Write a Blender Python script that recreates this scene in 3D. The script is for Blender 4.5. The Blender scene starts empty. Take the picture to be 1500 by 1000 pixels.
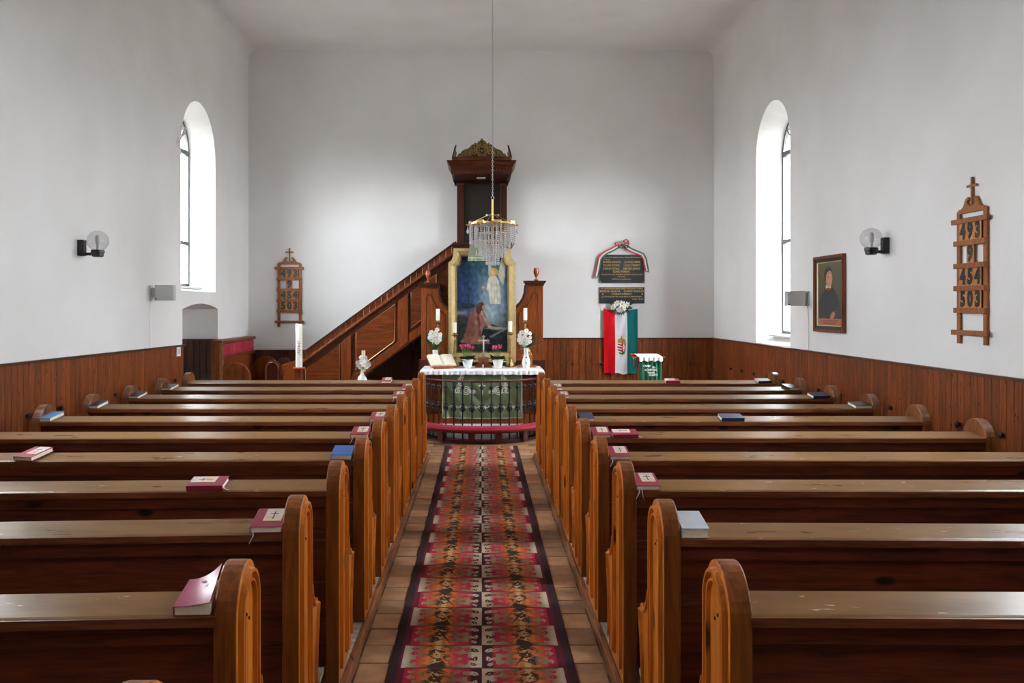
import bpy, bmesh, math, random
import numpy as np
from mathutils import Vector, Matrix
random.seed(7)
rng = np.random.RandomState(7)
F = 1220.0; E = 1.76; VX = 705.0; VY = 449.5
sc = bpy.context.scene
col = sc.collection
# ------------------------------------------------------------------ camera, world, light
cam_d = bpy.data.cameras.new('camera'); cam = bpy.data.objects.new('camera', cam_d); col.objects.link(cam)
cam.location = (0, 0, E); cam.rotation_euler = (math.pi/2, 0, 0)
cam_d.sensor_width = 36; cam_d.lens = F/1500*36
cam_d.shift_x = (750-VX)/1500; cam_d.shift_y = -(500-VY)/1500
cam_d.clip_start = .05
sc.camera = cam
w = bpy.data.worlds.new('sky'); sc.world = w; w.use_nodes = True
bg = w.node_tree.nodes['Background']; bg.inputs[0].default_value = (.90, .95, 1, 1); bg.inputs[1].default_value = 42.0
sc.view_settings.view_transform = 'Standard'; sc.view_settings.look = 'None'
sc.view_settings.gamma = 1; sc.view_settings.use_curve_mapping = False
sc.view_settings.exposure = 0.15
try:
    sc.cycles.max_bounces = 12; sc.cycles.diffuse_bounces = 7; sc.cycles.transparent_max_bounces = 16
    sc.cycles.sample_clamp_indirect = 8
    sc.cycles.use_denoising = True
except Exception: pass
W = 3.6; D = 12.88; NEAR = -6.0; CEIL = 5.72
WIN = {-1: [(10.63, .645, 1.96, 4.357), (5.35, .60, 1.96, 4.33), (1.3, .30, 2.4, 3.9)],  # third window per side is unseen, added and sized to light near pew ends
        1: [(10.31, .60, 1.29, 4.305), (4.85, .60, 1.96, 4.305), (1.1, .30, 2.4, 3.9)]}
for s in (-1, 1):
    for (yc, r, zb, zt) in WIN[s]:
        L = bpy.data.lights.new('daylight_portal', 'AREA'); L.shape = 'RECTANGLE'; L.size = 2*r; L.size_y = zt-zb
        L.cycles.is_portal = True
        o = bpy.data.objects.new('daylight_portal', L); col.objects.link(o)
        o.location = (s*(W+.32), yc, (zb+zt)/2); o.rotation_euler = (0, s*math.pi/2, 0)

# ------------------------------------------------------------------ helpers
def P(x, y, d): return Vector(((x-VX)*d/F, d, E-(y-VY)*d/F))
class MB:
    def __init__(s): s.v = []; s.f = []
    def add(s, vs, fs):
        n = len(s.v); s.v += [tuple(v) for v in vs]; s.f += [tuple(i+n for i in f) for f in fs]; return s
    def box(s, x0, x1, y0, y1, z0, z1):
        x0, x1 = min(x0, x1), max(x0, x1); y0, y1 = min(y0, y1), max(y0, y1); z0, z1 = min(z0, z1), max(z0, z1)
        return s.add([(x0,y0,z0),(x1,y0,z0),(x1,y1,z0),(x0,y1,z0),(x0,y0,z1),(x1,y0,z1),(x1,y1,z1),(x0,y1,z1)],
              [(0,3,2,1),(4,5,6,7),(0,1,5,4),(1,2,6,5),(2,3,7,6),(3,0,4,7)])
    def frustum(s, a, b, z0, z1):   # a,b = (x0,x1,y0,y1) at z0 and z1
        return s.add([(a[0],a[2],z0),(a[1],a[2],z0),(a[1],a[3],z0),(a[0],a[3],z0),(b[0],b[2],z1),(b[1],b[2],z1),(b[1],b[3],z1),(b[0],b[3],z1)],
              [(0,3,2,1),(4,5,6,7),(0,1,5,4),(1,2,6,5),(2,3,7,6),(3,0,4,7)])
    def prism(s, pts, axis, a, b):  # extrude a closed 2-D outline along an axis from a to b
        n = len(pts)
        def mk(p, t):
            return (t, p[0], p[1]) if axis == 'x' else ((p[0], t, p[1]) if axis == 'y' else (p[0], p[1], t))
        return s.add([mk(p, a) for p in pts]+[mk(p, b) for p in pts],
              [tuple(range(n))[::-1], tuple(range(n, 2*n))]+[(i, (i+1) % n, n+(i+1) % n, n+i) for i in range(n)])
    def lathe(s, prof, seg=20, c=(0, 0, 0)):
        vs = []; fs = []; m = len(prof)
        for (r, z) in prof:
            for k in range(seg):
                a = 2*math.pi*k/seg; vs.append((c[0]+r*math.cos(a), c[1]+r*math.sin(a), c[2]+z))
        for i in range(m-1):
            for k in range(seg):
                k2 = (k+1) % seg; fs.append((i*seg+k, i*seg+k2, (i+1)*seg+k2, (i+1)*seg+k))
        fs.append(tuple(range(seg))[::-1]); fs.append(tuple((m-1)*seg+k for k in range(seg)))
        return s.add(vs, fs)
    def tube(s, path, r, seg=6, closed=False, flat=None):
        path = [Vector(p) for p in path]; n = len(path); vs = []; fs = []
        up0 = Vector((0.013, .021, 1))
        for i, p in enumerate(path):
            t = (path[(i+1) % n]-path[i-1]) if closed else (path[min(i+1, n-1)]-path[max(i-1, 0)])
            t.normalize(); a = t.cross(up0)
            if a.length < 1e-3: a = t.cross(Vector((0, 1, 0)))
            a.normalize(); b = t.cross(a)
            rr = r[i] if isinstance(r, (list, tuple)) else r
            rb = rr*(flat if flat else 1)
            for k in range(seg):
                g = 2*math.pi*k/seg; vs.append(p+a*math.cos(g)*rr+b*math.sin(g)*rb)
        for i in range(n if closed else n-1):
            j = (i+1) % n
            for k in range(seg):
                k2 = (k+1) % seg; fs.append((i*seg+k, i*seg+k2, j*seg+k2, j*seg+k))
        if not closed: fs.append(tuple(range(seg))[::-1]); fs.append(tuple((n-1)*seg+k for k in range(seg)))
        return s.add(vs, fs)
    def ball(s, c, r, seg=8, rings=6, sz=1):
        return s.lathe([(max(1e-4, r*math.sin(math.pi*i/rings)), -r*sz*math.cos(math.pi*i/rings)) for i in range(rings+1)], seg, c)
    def xf(s, M): s.v = [tuple(M @ Vector(v)) for v in s.v]; return s
def newmesh(name, mb, mat, smooth=False):
    me = bpy.data.meshes.new(name); me.from_pydata(mb.v, [], mb.f)
    bm = bmesh.new(); bm.from_mesh(me); bmesh.ops.recalc_face_normals(bm, faces=bm.faces); bm.to_mesh(me); bm.free()
    if mat: me.materials.append(mat)
    if smooth:
        me.polygons.foreach_set('use_smooth', [True]*len(me.polygons))
        try: me.set_sharp_from_angle(angle=math.radians(40))
        except Exception: pass
    return me
def obj(name, mb, mat, parent=None, loc=None, rot=None, smooth=False, bevel=0, seg=2):
    me = mb if isinstance(mb, bpy.types.Mesh) else newmesh(name, mb, mat, smooth)
    o = bpy.data.objects.new(name, me); col.objects.link(o)
    if parent: o.parent = parent
    if loc is not None: o.location = loc
    if rot is not None: o.rotation_euler = rot
    if bevel:
        m = o.modifiers.new('bevel', 'BEVEL'); m.width = bevel; m.segments = seg; m.limit_method = 'ANGLE'; m.angle_limit = math.radians(35)
    return o
def tag(o, label=None, cat=None, group=None, kind=None):
    if label: o['label'] = label
    if cat: o['category'] = cat
    if group: o['group'] = group
    if kind: o['kind'] = kind
    return o
def thing(name, label, cat, loc=(0, 0, 0), rot=(0, 0, 0), group=None):
    o = bpy.data.objects.new(name, None); col.objects.link(o); o.empty_display_size = .1
    o.location = loc; o.rotation_euler = rot
    return tag(o, label, cat, group)
def struct(name, mb, mat, **k): return tag(obj(name, mb, mat, **k), kind='structure')
def copy_tree(o, parent=None):
    c = o.copy(); col.objects.link(c)
    if parent: c.parent = parent
    for ch in [x for x in KIDS.get(o.name, [])]: copy_tree(ch, c)
    return c
KIDS = {}
def index_kids(o):
    ks = [x for x in bpy.data.objects if x.parent == o]
    KIDS[o.name] = ks
    for k in ks: index_kids(k)

# ------------------------------------------------------------------ materials
def rgb(r, g, b):
    f = lambda c: ((c/255+.055)/1.055)**2.4 if c/255 > .04045 else c/255/12.92
    return (f(r), f(g), f(b), 1)
def nmat(name):
    m = bpy.data.materials.new(name); m.use_nodes = True; nt = m.node_tree
    return m, nt, nt.nodes['Principled BSDF']
def plain(name, c, rough=.5, metal=0, coat=0, noise=0, nscale=30, bump=0, trans=0):
    m, nt, b = nmat(name)
    b.inputs['Base Color'].default_value = c; b.inputs['Roughness'].default_value = rough; b.inputs['Metallic'].default_value = metal
    b.inputs['Coat Weight'].default_value = coat; b.inputs['Transmission Weight'].default_value = trans
    if noise or bump:
        tc = nt.nodes.new('ShaderNodeTexCoord'); n = nt.nodes.new('ShaderNodeTexNoise'); n.inputs['Scale'].default_value = nscale; n.inputs['Detail'].default_value = 4
        nt.links.new(tc.outputs['Object'], n.inputs['Vector'])
        if noise:
            r = nt.nodes.new('ShaderNodeValToRGB'); r.color_ramp.elements[0].position = .3; r.color_ramp.elements[1].position = .7
            r.color_ramp.elements[0].color = tuple(x*(1-noise) for x in c[:3])+(1,); r.color_ramp.elements[1].color = tuple(min(1, x*(1+noise)) for x in c[:3])+(1,)
            nt.links.new(n.outputs['Fac'], r.inputs['Fac']); nt.links.new(r.outputs['Color'], b.inputs['Base Color'])
        if bump:
            u = nt.nodes.new('ShaderNodeBump'); u.inputs['Strength'].default_value = bump; u.inputs['Distance'].default_value = .01
            nt.links.new(n.outputs['Fac'], u.inputs['Height']); nt.links.new(u.outputs['Normal'], b.inputs['Normal'])
    return m
def wood(name, light, dark, axis='x', rough=.35, coat=.25, knots=True, sc_=1.0, var=.25, bump=.12, knot_s=2.4):
    m, nt, b = nmat(name); N = nt.nodes.new; Lk = nt.links.new
    tc = N('ShaderNodeTexCoord'); oi = N('ShaderNodeObjectInfo')
    mul = N('ShaderNodeMath'); mul.operation = 'MULTIPLY'; mul.inputs[1].default_value = 37.3; Lk(oi.outputs['Random'], mul.inputs[0])
    add = N('ShaderNodeVectorMath'); add.operation = 'ADD'; Lk(tc.outputs['Object'], add.inputs[0]); Lk(mul.outputs[0], add.inputs[1])
    mp = N('ShaderNodeMapping'); s = {'x': (.09, 1, 1), 'y': (1, .09, 1), 'z': (1, 1, .09)}[axis]; mp.inputs['Scale'].default_value = tuple(sc_*t for t in s)
    Lk(add.outputs[0], mp.inputs['Vector'])
    n1 = N('ShaderNodeTexNoise'); n1.inputs['Scale'].default_value = 28; n1.inputs['Detail'].default_value = 6; n1.inputs['Distortion'].default_value = 1.2
    Lk(mp.outputs[0], n1.inputs['Vector'])
    n2 = N('ShaderNodeTexNoise'); n2.inputs['Scale'].default_value = 120; n2.inputs['Detail'].default_value = 3; Lk(mp.outputs[0], n2.inputs['Vector'])
    mixn = N('ShaderNodeMath'); mixn.operation = 'MULTIPLY_ADD'; mixn.inputs[1].default_value = .35; Lk(n2.outputs['Fac'], mixn.inputs[0])
    sc2 = N('ShaderNodeMath'); sc2.operation = 'MULTIPLY'; sc2.inputs[1].default_value = .65; Lk(n1.outputs['Fac'], sc2.inputs[0]); Lk(sc2.outputs[0], mixn.inputs[2])
    r = N('ShaderNodeValToRGB'); r.color_ramp.elements[0].position = .36; r.color_ramp.elements[1].position = .62
    r.color_ramp.elements[0].color = dark; r.color_ramp.elements[1].color = light
    Lk(mixn.outputs[0], r.inputs['Fac'])
    last = r.outputs['Color']
    if knots:
        mk = N('ShaderNodeMapping'); ks = {'x': (.45, 1, 1), 'y': (1, .45, 1), 'z': (1, 1, .45)}[axis]; mk.inputs['Scale'].default_value = ks; Lk(add.outputs[0], mk.inputs['Vector'])
        vo = N('ShaderNodeTexVoronoi'); vo.voronoi_dimensions = '2D'; vo.inputs['Scale'].default_value = knot_s*2.4
        sx_ = N('ShaderNodeSeparateXYZ'); cx_ = N('ShaderNodeCombineXYZ'); ax_ = N('ShaderNodeMath'); ax_.operation = 'ADD'
        Lk(mk.outputs[0], sx_.inputs[0]); Lk(sx_.outputs[0], ax_.inputs[0]); Lk(sx_.outputs[1], ax_.inputs[1]); Lk(ax_.outputs[0], cx_.inputs[0]); Lk(sx_.outputs[2], cx_.inputs[1]); Lk(cx_.outputs[0], vo.inputs['Vector'])
        kr = N('ShaderNodeValToRGB'); kr.color_ramp.elements[0].position = .034; kr.color_ramp.elements[0].color = (1, 1, 1, 1); kr.color_ramp.elements[1].position = .066; kr.color_ramp.elements[1].color = (0, 0, 0, 1)
        Lk(vo.outputs['Distance'], kr.inputs['Fac'])
        mx = N('ShaderNodeMixRGB'); mx.blend_type = 'MIX'; mx.inputs[2].default_value = tuple(x*.18 for x in dark[:3])+(1,)
        Lk(kr.outputs['Color'], mx.inputs[0]); Lk(last, mx.inputs[1]); last = mx.outputs[0]
    hs = N('ShaderNodeHueSaturation'); Lk(last, hs.inputs['Color'])
    mr = N('ShaderNodeMapRange'); mr.inputs['To Min'].default_value = 1-var; mr.inputs['To Max'].default_value = 1+var
    Lk(oi.outputs['Random'], mr.inputs['Value']); Lk(mr.outputs[0], hs.inputs['Value'])
    Lk(hs.outputs[0], b.inputs['Base Color'])
    b.inputs['Roughness'].default_value = rough; b.inputs['Coat Weight'].default_value = coat; b.inputs['Coat Roughness'].default_value = .25; b.inputs['Specular IOR Level'].default_value = .3
    bu = N('ShaderNodeBump'); bu.inputs['Strength'].default_value = bump; bu.inputs['Distance'].default_value = .004
    Lk(mixn.outputs[0], bu.inputs['Height']); Lk(bu.outputs['Normal'], b.inputs['Normal'])
    return m
def vcol(name, rough=.8, sheen=0, spec=.5, bump=0):
    m, nt, b = nmat(name); a = nt.nodes.new('ShaderNodeAttribute'); a.attribute_name = 'Col'
    nt.links.new(a.outputs['Color'], b.inputs['Base Color']); b.inputs['Roughness'].default_value = rough; b.inputs['Specular IOR Level'].default_value = spec
    if bump:
        tc = nt.nodes.new('ShaderNodeTexCoord'); n = nt.nodes.new('ShaderNodeTexNoise'); n.inputs['Scale'].default_value = 400
        nt.links.new(tc.outputs['Object'], n.inputs['Vector']); u = nt.nodes.new('ShaderNodeBump'); u.inputs['Strength'].default_value = bump; u.inputs['Distance'].default_value = .003
        nt.links.new(n.outputs['Fac'], u.inputs['Height']); nt.links.new(u.outputs['Normal'], b.inputs['Normal'])
    return m
M = {}
def plaster():
    m, nt, b = nmat('white_plaster'); N = nt.nodes.new; Lk = nt.links.new
    tc = N('ShaderNodeTexCoord'); n = N('ShaderNodeTexNoise'); n.inputs['Scale'].default_value = 1.3; n.inputs['Detail'].default_value = 5
    Lk(tc.outputs['Object'], n.inputs['Vector'])
    r = N('ShaderNodeValToRGB'); r.color_ramp.elements[0].color = (.78, .77, .755, 1); r.color_ramp.elements[1].color = (.84, .835, .83, 1)
    r.color_ramp.elements[0].position = .3; r.color_ramp.elements[1].position = .7
    Lk(n.outputs['Fac'], r.inputs['Fac']); Lk(r.outputs['Color'], b.inputs['Base Color']); b.inputs['Roughness'].default_value = .9
    b.inputs['Specular IOR Level'].default_value = .15
    n2 = N('ShaderNodeTexNoise'); n2.inputs['Scale'].default_value = 14; n2.inputs['Detail'].default_value = 6; Lk(tc.outputs['Object'], n2.inputs['Vector'])
    u = N('ShaderNodeBump'); u.inputs['Strength'].default_value = .25; u.inputs['Distance'].default_value = .012
    Lk(n2.outputs['Fac'], u.inputs['Height']); Lk(u.outputs['Normal'], b.inputs['Normal'])
    return m
M['plaster'] = plaster()
M['pine'] = wood('pine_panelling', rgb(138, 70, 24), rgb(92, 40, 11), 'z', .45, .06, knot_s=3.4, var=.22)
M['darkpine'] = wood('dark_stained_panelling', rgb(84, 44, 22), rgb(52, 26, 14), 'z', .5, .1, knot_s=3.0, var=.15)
M['capwood'] = wood('cap_rail_wood', rgb(86, 46, 24), rgb(58, 30, 16), 'y', .4, .2, False)
M['capwoodx'] = wood('cap_rail_wood_across', rgb(86, 46, 24), rgb(58, 30, 16), 'x', .4, .2, False)
M['end'] = wood('varnished_pine_end', rgb(208, 122, 38), rgb(160, 84, 20), 'z', .3, .3, True, .9, .10, knot_s=1.1)
M['edge'] = wood('browned_pine_edge', rgb(142, 76, 24), rgb(102, 50, 14), 'z', .4, .1, False, .9, .10, knot_s=1.1)
M['endwall'] = wood('worn_pine_end', rgb(140, 86, 48), rgb(98, 56, 28), 'z', .32, .4, True, .9, .10, knot_s=1.5)
M['back'] = wood('red_brown_board', rgb(108, 46, 20), rgb(66, 25, 11), 'x', .45, .12, True, 1, .14, knot_s=1.3)
M['ledge_edge'] = wood('ledge_edge_wood', rgb(128, 70, 36), rgb(84, 42, 22), 'x', .4, .2, False, 1, .12, knot_s=1.5)
M['stair'] = wood('mahogany_stained_wood', rgb(124, 60, 22), rgb(84, 36, 12), 'x', .36, .12, False, .7, .08)
M['stairz'] = wood('mahogany_stained_upright', rgb(136, 68, 26), rgb(94, 42, 15), 'z', .36, .12, False, .7, .08)
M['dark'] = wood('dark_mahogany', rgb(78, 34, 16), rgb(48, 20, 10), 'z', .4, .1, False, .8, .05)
M['darkx'] = wood('dark_mahogany_across', rgb(96, 46, 20), rgb(58, 26, 12), 'x', .38, .12, False, .8, .05)
M['retable'] = wood('retable_wood', rgb(146, 74, 28), rgb(104, 48, 16), 'z', .38, .12, False, .8, .05)
M['oak'] = wood('hymn_board_wood', rgb(160, 98, 48), rgb(122, 68, 30), 'z', .45, .15, False, 1.6, .08)
M['card'] = wood('number_card_wood', rgb(196, 136, 74), rgb(160, 104, 52), 'z', .5, .1, False, 1.6, .06)
M['turned'] = plain('turned_orange_wood', rgb(160, 72, 32), .25, coat=.5)
M['boxwood'] = wood('light_brown_box_wood', rgb(172, 104, 58), rgb(136, 76, 38), 'x', .45, .1, False, 2, .05)
def painted_ledge():
    m, nt, b = nmat('painted_book_ledge'); N = nt.nodes.new; Lk = nt.links.new
    tc = N('ShaderNodeTexCoord'); oi = N('ShaderNodeObjectInfo')
    add = N('ShaderNodeVectorMath'); add.operation = 'ADD'; mu = N('ShaderNodeMath'); mu.operation = 'MULTIPLY'; mu.inputs[1].default_value = 19
    Lk(oi.outputs['Random'], mu.inputs[0]); Lk(tc.outputs['Object'], add.inputs[0]); Lk(mu.outputs[0], add.inputs[1])
    mp = N('ShaderNodeMapping'); mp.inputs['Scale'].default_value = (.6, 3, 3); Lk(add.outputs[0], mp.inputs['Vector'])
    n = N('ShaderNodeTexNoise'); n.inputs['Scale'].default_value = 5; n.inputs['Detail'].default_value = 6; Lk(mp.outputs[0], n.inputs['Vector'])
    r = N('ShaderNodeValToRGB'); r.color_ramp.elements[0].position = .3; r.color_ramp.elements[1].position = .75
    r.color_ramp.elements[0].color = rgb(110, 74, 34); r.color_ramp.elements[1].color = rgb(140, 99, 50); Lk(n.outputs['Fac'], r.inputs['Fac'])
    n2 = N('ShaderNodeTexNoise'); n2.inputs['Scale'].default_value = 26; n2.inputs['Detail'].default_value = 8; Lk(mp.outputs[0], n2.inputs['Vector'])
    r2 = N('ShaderNodeValToRGB'); r2.color_ramp.elements[0].position = .68; r2.color_ramp.elements[1].position = .72; r2.color_ramp.elements[1].color = (1, 1, 1, 1)
    Lk(n2.outputs['Fac'], r2.inputs['Fac'])
    mx = N('ShaderNodeMixRGB'); mx.inputs[2].default_value = rgb(190, 182, 170); Lk(r2.outputs['Color'], mx.inputs[0]); Lk(r.outputs['Color'], mx.inputs[1])
    Lk(mx.outputs[0], b.inputs['Base Color'])
    rr = N('ShaderNodeMapRange'); b.inputs['Specular IOR Level'].default_value = .28; rr.inputs['To Min'].default_value = .2; rr.inputs['To Max'].default_value = .42; Lk(n.outputs['Fac'], rr.inputs['Value']); Lk(rr.outputs[0], b.inputs['Roughness'])
    u = N('ShaderNodeBump'); u.inputs['Strength'].default_value = .15; u.inputs['Distance'].default_value = .003; Lk(n2.outputs['Fac'], u.inputs['Height']); Lk(u.outputs['Normal'], b.inputs['Normal'])
    return m
M['ledge'] = painted_ledge()
M['worn'] = wood('worn_grey_boards', rgb(176, 160, 144), rgb(128, 112, 98), 'x', .6, .05, False, .8, .12)
M['worny'] = wood('worn_grey_boards_lengthwise', rgb(188, 172, 156), rgb(132, 116, 102), 'x', .6, .05, False, .8, .12)
M['kerb'] = wood('kerb_board', rgb(146, 92, 52), rgb(98, 58, 32), 'y', .45, .15, True, 1, .1)
M['tile'] = plain('clay_floor_tile', rgb(158, 118, 84), .55, noise=.28, nscale=7, bump=.3)
M['mortar'] = plain('dark_joint', rgb(70, 58, 48), .9, noise=.2)
def floormat():
    m, nt, b = nmat('clay_tiled_floor'); N = nt.nodes.new; Lk = nt.links.new
    tc = N('ShaderNodeTexCoord'); br = N('ShaderNodeTexBrick'); br.inputs['Scale'].default_value = 1; br.inputs['Brick Width'].default_value = .304; br.inputs['Row Height'].default_value = .2215; br.inputs['Mortar Size'].default_value = .004
    br.inputs['Color1'].default_value = rgb(150, 112, 80); br.inputs['Color2'].default_value = rgb(116, 84, 58); br.inputs['Mortar'].default_value = rgb(64, 54, 46)
    Lk(tc.outputs['Object'], br.inputs['Vector']); Lk(br.outputs['Color'], b.inputs['Base Color']); b.inputs['Roughness'].default_value = .6
    return m
M['floor'] = floormat()
def tilemat():
    m = M['tile']; nt = m.node_tree; b = nt.nodes['Principled BSDF']; src = b.inputs['Base Color'].links[0].from_socket
    oi = nt.nodes.new('ShaderNodeObjectInfo'); hs = nt.nodes.new('ShaderNodeHueSaturation'); mr = nt.nodes.new('ShaderNodeMapRange')
    mr.inputs['To Min'].default_value = .6; mr.inputs['To Max'].default_value = 1.25
    nt.links.new(oi.outputs['Random'], mr.inputs['Value']); nt.links.new(mr.outputs[0], hs.inputs['Value']); nt.links.new(src, hs.inputs['Color']); nt.links.new(hs.outputs[0], b.inputs['Base Color'])
tilemat()
M['metal'] = plain('grey_window_metal', rgb(92, 92, 90), .45, .4)
M['white'] = plain('white_gloss', rgb(235, 235, 232), .35)
M['black'] = plain('black_plastic', rgb(22, 24, 26), .35)
M['iron'] = plain('black_iron', rgb(24, 28, 32), .38, .3)
M['brass'] = plain('brass', rgb(196, 160, 100), .32, .85)
M['oldbrass'] = plain('aged_brass', rgb(150, 122, 74), .38, .8, noise=.3, nscale=60)
M['gilt'] = plain('dull_gilt', rgb(134, 110, 62), .5, .45, noise=.35, nscale=40)
M['goldline'] = plain('gold_line', rgb(226, 196, 136), .35, .3)
M['frame'] = plain('cream_gilt_frame', rgb(196, 172, 120), .4, .25, noise=.12, nscale=20)
M['frame_in'] = plain('gilt_inner_frame', rgb(168, 136, 78), .4, .4, noise=.15, nscale=30)
M['red'] = plain('crimson_cloth', rgb(158, 24, 50), .75, noise=.12, nscale=60, bump=.3)
M['redwood'] = plain('dark_red_lacquer', rgb(78, 22, 24), .25, coat=.5)
M['stone'] = plain('pale_dais', rgb(200, 204, 206), .7, noise=.08)
M['rim'] = plain('red_brown_floor_paint', rgb(104, 62, 54), .6, noise=.15, nscale=12)
M['wax'] = plain('white_wax', rgb(240, 238, 226), .45); M['cream'] = plain('cream_wax', rgb(226, 206, 160), .5)
M['redbook'] = plain('crimson_book_cover', rgb(142, 30, 56), .42, noise=.06); M['bluebook'] = plain('blue_book_cover', rgb(46, 92, 158), .45)
M['skybook'] = plain('light_blue_book_cover', rgb(92, 148, 200), .4); M['navybook'] = plain('navy_book_cover', rgb(34, 46, 78), .35)
M['blackbook'] = plain('black_book_cover', rgb(28, 32, 38), .3); M['greybook'] = plain('pale_grey_book_cover', rgb(196, 204, 216), .4, noise=.05, nscale=20)
M['pages'] = plain('book_pages', rgb(244, 232, 208), .8, noise=.08, nscale=90); M['paper'] = plain('open_page_paper', rgb(236, 228, 210), .8)
M['sand'] = plain('cover_picture_sand', rgb(222, 198, 172), .5, noise=.1, nscale=30); M['picture'] = plain('cover_picture_sky', rgb(214, 206, 200), .5, noise=.2, nscale=14); M['ribbonw'] = plain('white_ribbon', rgb(226, 224, 232), .6)
M['darkline'] = plain('dark_print', rgb(60, 48, 46), .7); M['grey'] = plain('grey_speaker_plastic', rgb(206, 208, 208), .6); M['lgrey'] = plain('light_grey_plastic', rgb(196, 198, 198), .5)
M['leaf'] = plain('dark_green_leaf', rgb(44, 70, 36), .5, noise=.35, nscale=25); M['leaf2'] = plain('mid_green_leaf', rgb(84, 122, 48), .5, noise=.3, nscale=25)
M['petalw'] = plain('white_petal', rgb(244, 244, 238), .6); M['yolk'] = plain('yellow_flower_eye', rgb(190, 180, 90), .7); M['petalp'] = plain('pink_petal', rgb(236, 110, 160), .6, noise=.3, nscale=30)
M['granite'] = plain('polished_dark_granite', rgb(34, 40, 42), .12, noise=.3, nscale=160); M['gold'] = plain('gold_lettering', rgb(190, 156, 92), .45, .2)
M['silver'] = plain('silver', rgb(200, 200, 196), .3, .7); M['porcelain'] = plain('white_porcelain', rgb(242, 244, 246), .15, coat=.5)
M['tri_r'] = plain('red_ribbon', rgb(196, 30, 44), .5); M['tri_w'] = plain('white_ribbon_band', rgb(226, 226, 232), .5); M['tri_g'] = plain('green_ribbon', rgb(48, 98, 58), .5)
M['bulb'] = plain('milky_bulb', rgb(220, 220, 215), .4); M['chain'] = plain('steel_chain', rgb(186, 186, 182), .4, .3)
M['v'] = vcol('printed_colours', .7); M['vcloth'] = vcol('woven_colours', .9, spec=.2, bump=.5); M['vsatin'] = vcol('satin_colours', .34, spec=.6)
M['vflag'] = vcol('flag_cloth_colours', .8, spec=.15); M['varnish'] = vcol('varnished_painting', .32, spec=.4)
def crystal():
    m, nt, b = nmat('cut_crystal'); out = nt.nodes['Material Output']; nt.nodes.remove(b); N = nt.nodes.new; Lk = nt.links.new
    t = N('ShaderNodeBsdfTransparent'); t.inputs[0].default_value = (.93, .94, .96, 1); g = N('ShaderNodeBsdfGlossy'); g.inputs['Roughness'].default_value = .12
    d = N('ShaderNodeBsdfTranslucent'); d.inputs[0].default_value = (.95, .95, .97, 1); m1 = N('ShaderNodeMixShader'); m1.inputs[0].default_value = .45; m2 = N('ShaderNodeMixShader'); m2.inputs[0].default_value = .22
    d2 = N('ShaderNodeBsdfDiffuse'); d2.inputs[0].default_value = (1, 1, 1, 1); m3 = N('ShaderNodeMixShader'); m3.inputs[0].default_value = .5; Lk(d.outputs[0], m3.inputs[1]); Lk(d2.outputs[0], m3.inputs[2])
    Lk(m3.outputs[0], m1.inputs[1]); Lk(g.outputs[0], m1.inputs[2]); Lk(m1.outputs[0], m2.inputs[1]); Lk(t.outputs[0], m2.inputs[2]); Lk(m2.outputs[0], out.inputs[0]); return m
def glass(name, tint, glossw, rough=.02):
    m, nt, b = nmat(name); out = nt.nodes['Material Output']; nt.nodes.remove(b)
    t = nt.nodes.new('ShaderNodeBsdfTransparent'); t.inputs[0].default_value = tint; g = nt.nodes.new('ShaderNodeBsdfGlossy'); g.inputs['Roughness'].default_value = rough
    lw = nt.nodes.new('ShaderNodeLayerWeight'); lw.inputs[0].default_value = .5; fr = nt.nodes.new('ShaderNodeMath'); fr.operation = 'POWER'; fr.inputs[1].default_value = 5; nt.links.new(lw.outputs['Facing'], fr.inputs[0])
    ad = nt.nodes.new('ShaderNodeMath'); ad.operation = 'ADD'; ad.inputs[1].default_value = glossw; ad.use_clamp = True; nt.links.new(fr.outputs[0], ad.inputs[0])
    mx = nt.nodes.new('ShaderNodeMixShader'); nt.links.new(ad.outputs[0], mx.inputs[0]); nt.links.new(t.outputs[0], mx.inputs[1]); nt.links.new(g.outputs[0], mx.inputs[2]); nt.links.new(mx.outputs[0], out.inputs[0])
    return m
M['pane'] = glass('window_glass', (.97, .98, .98, 1), 0); M['smoke'] = glass('smoked_globe_glass', (.86, .855, .86, 1), .02, .05); M['crystal'] = crystal()

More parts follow.
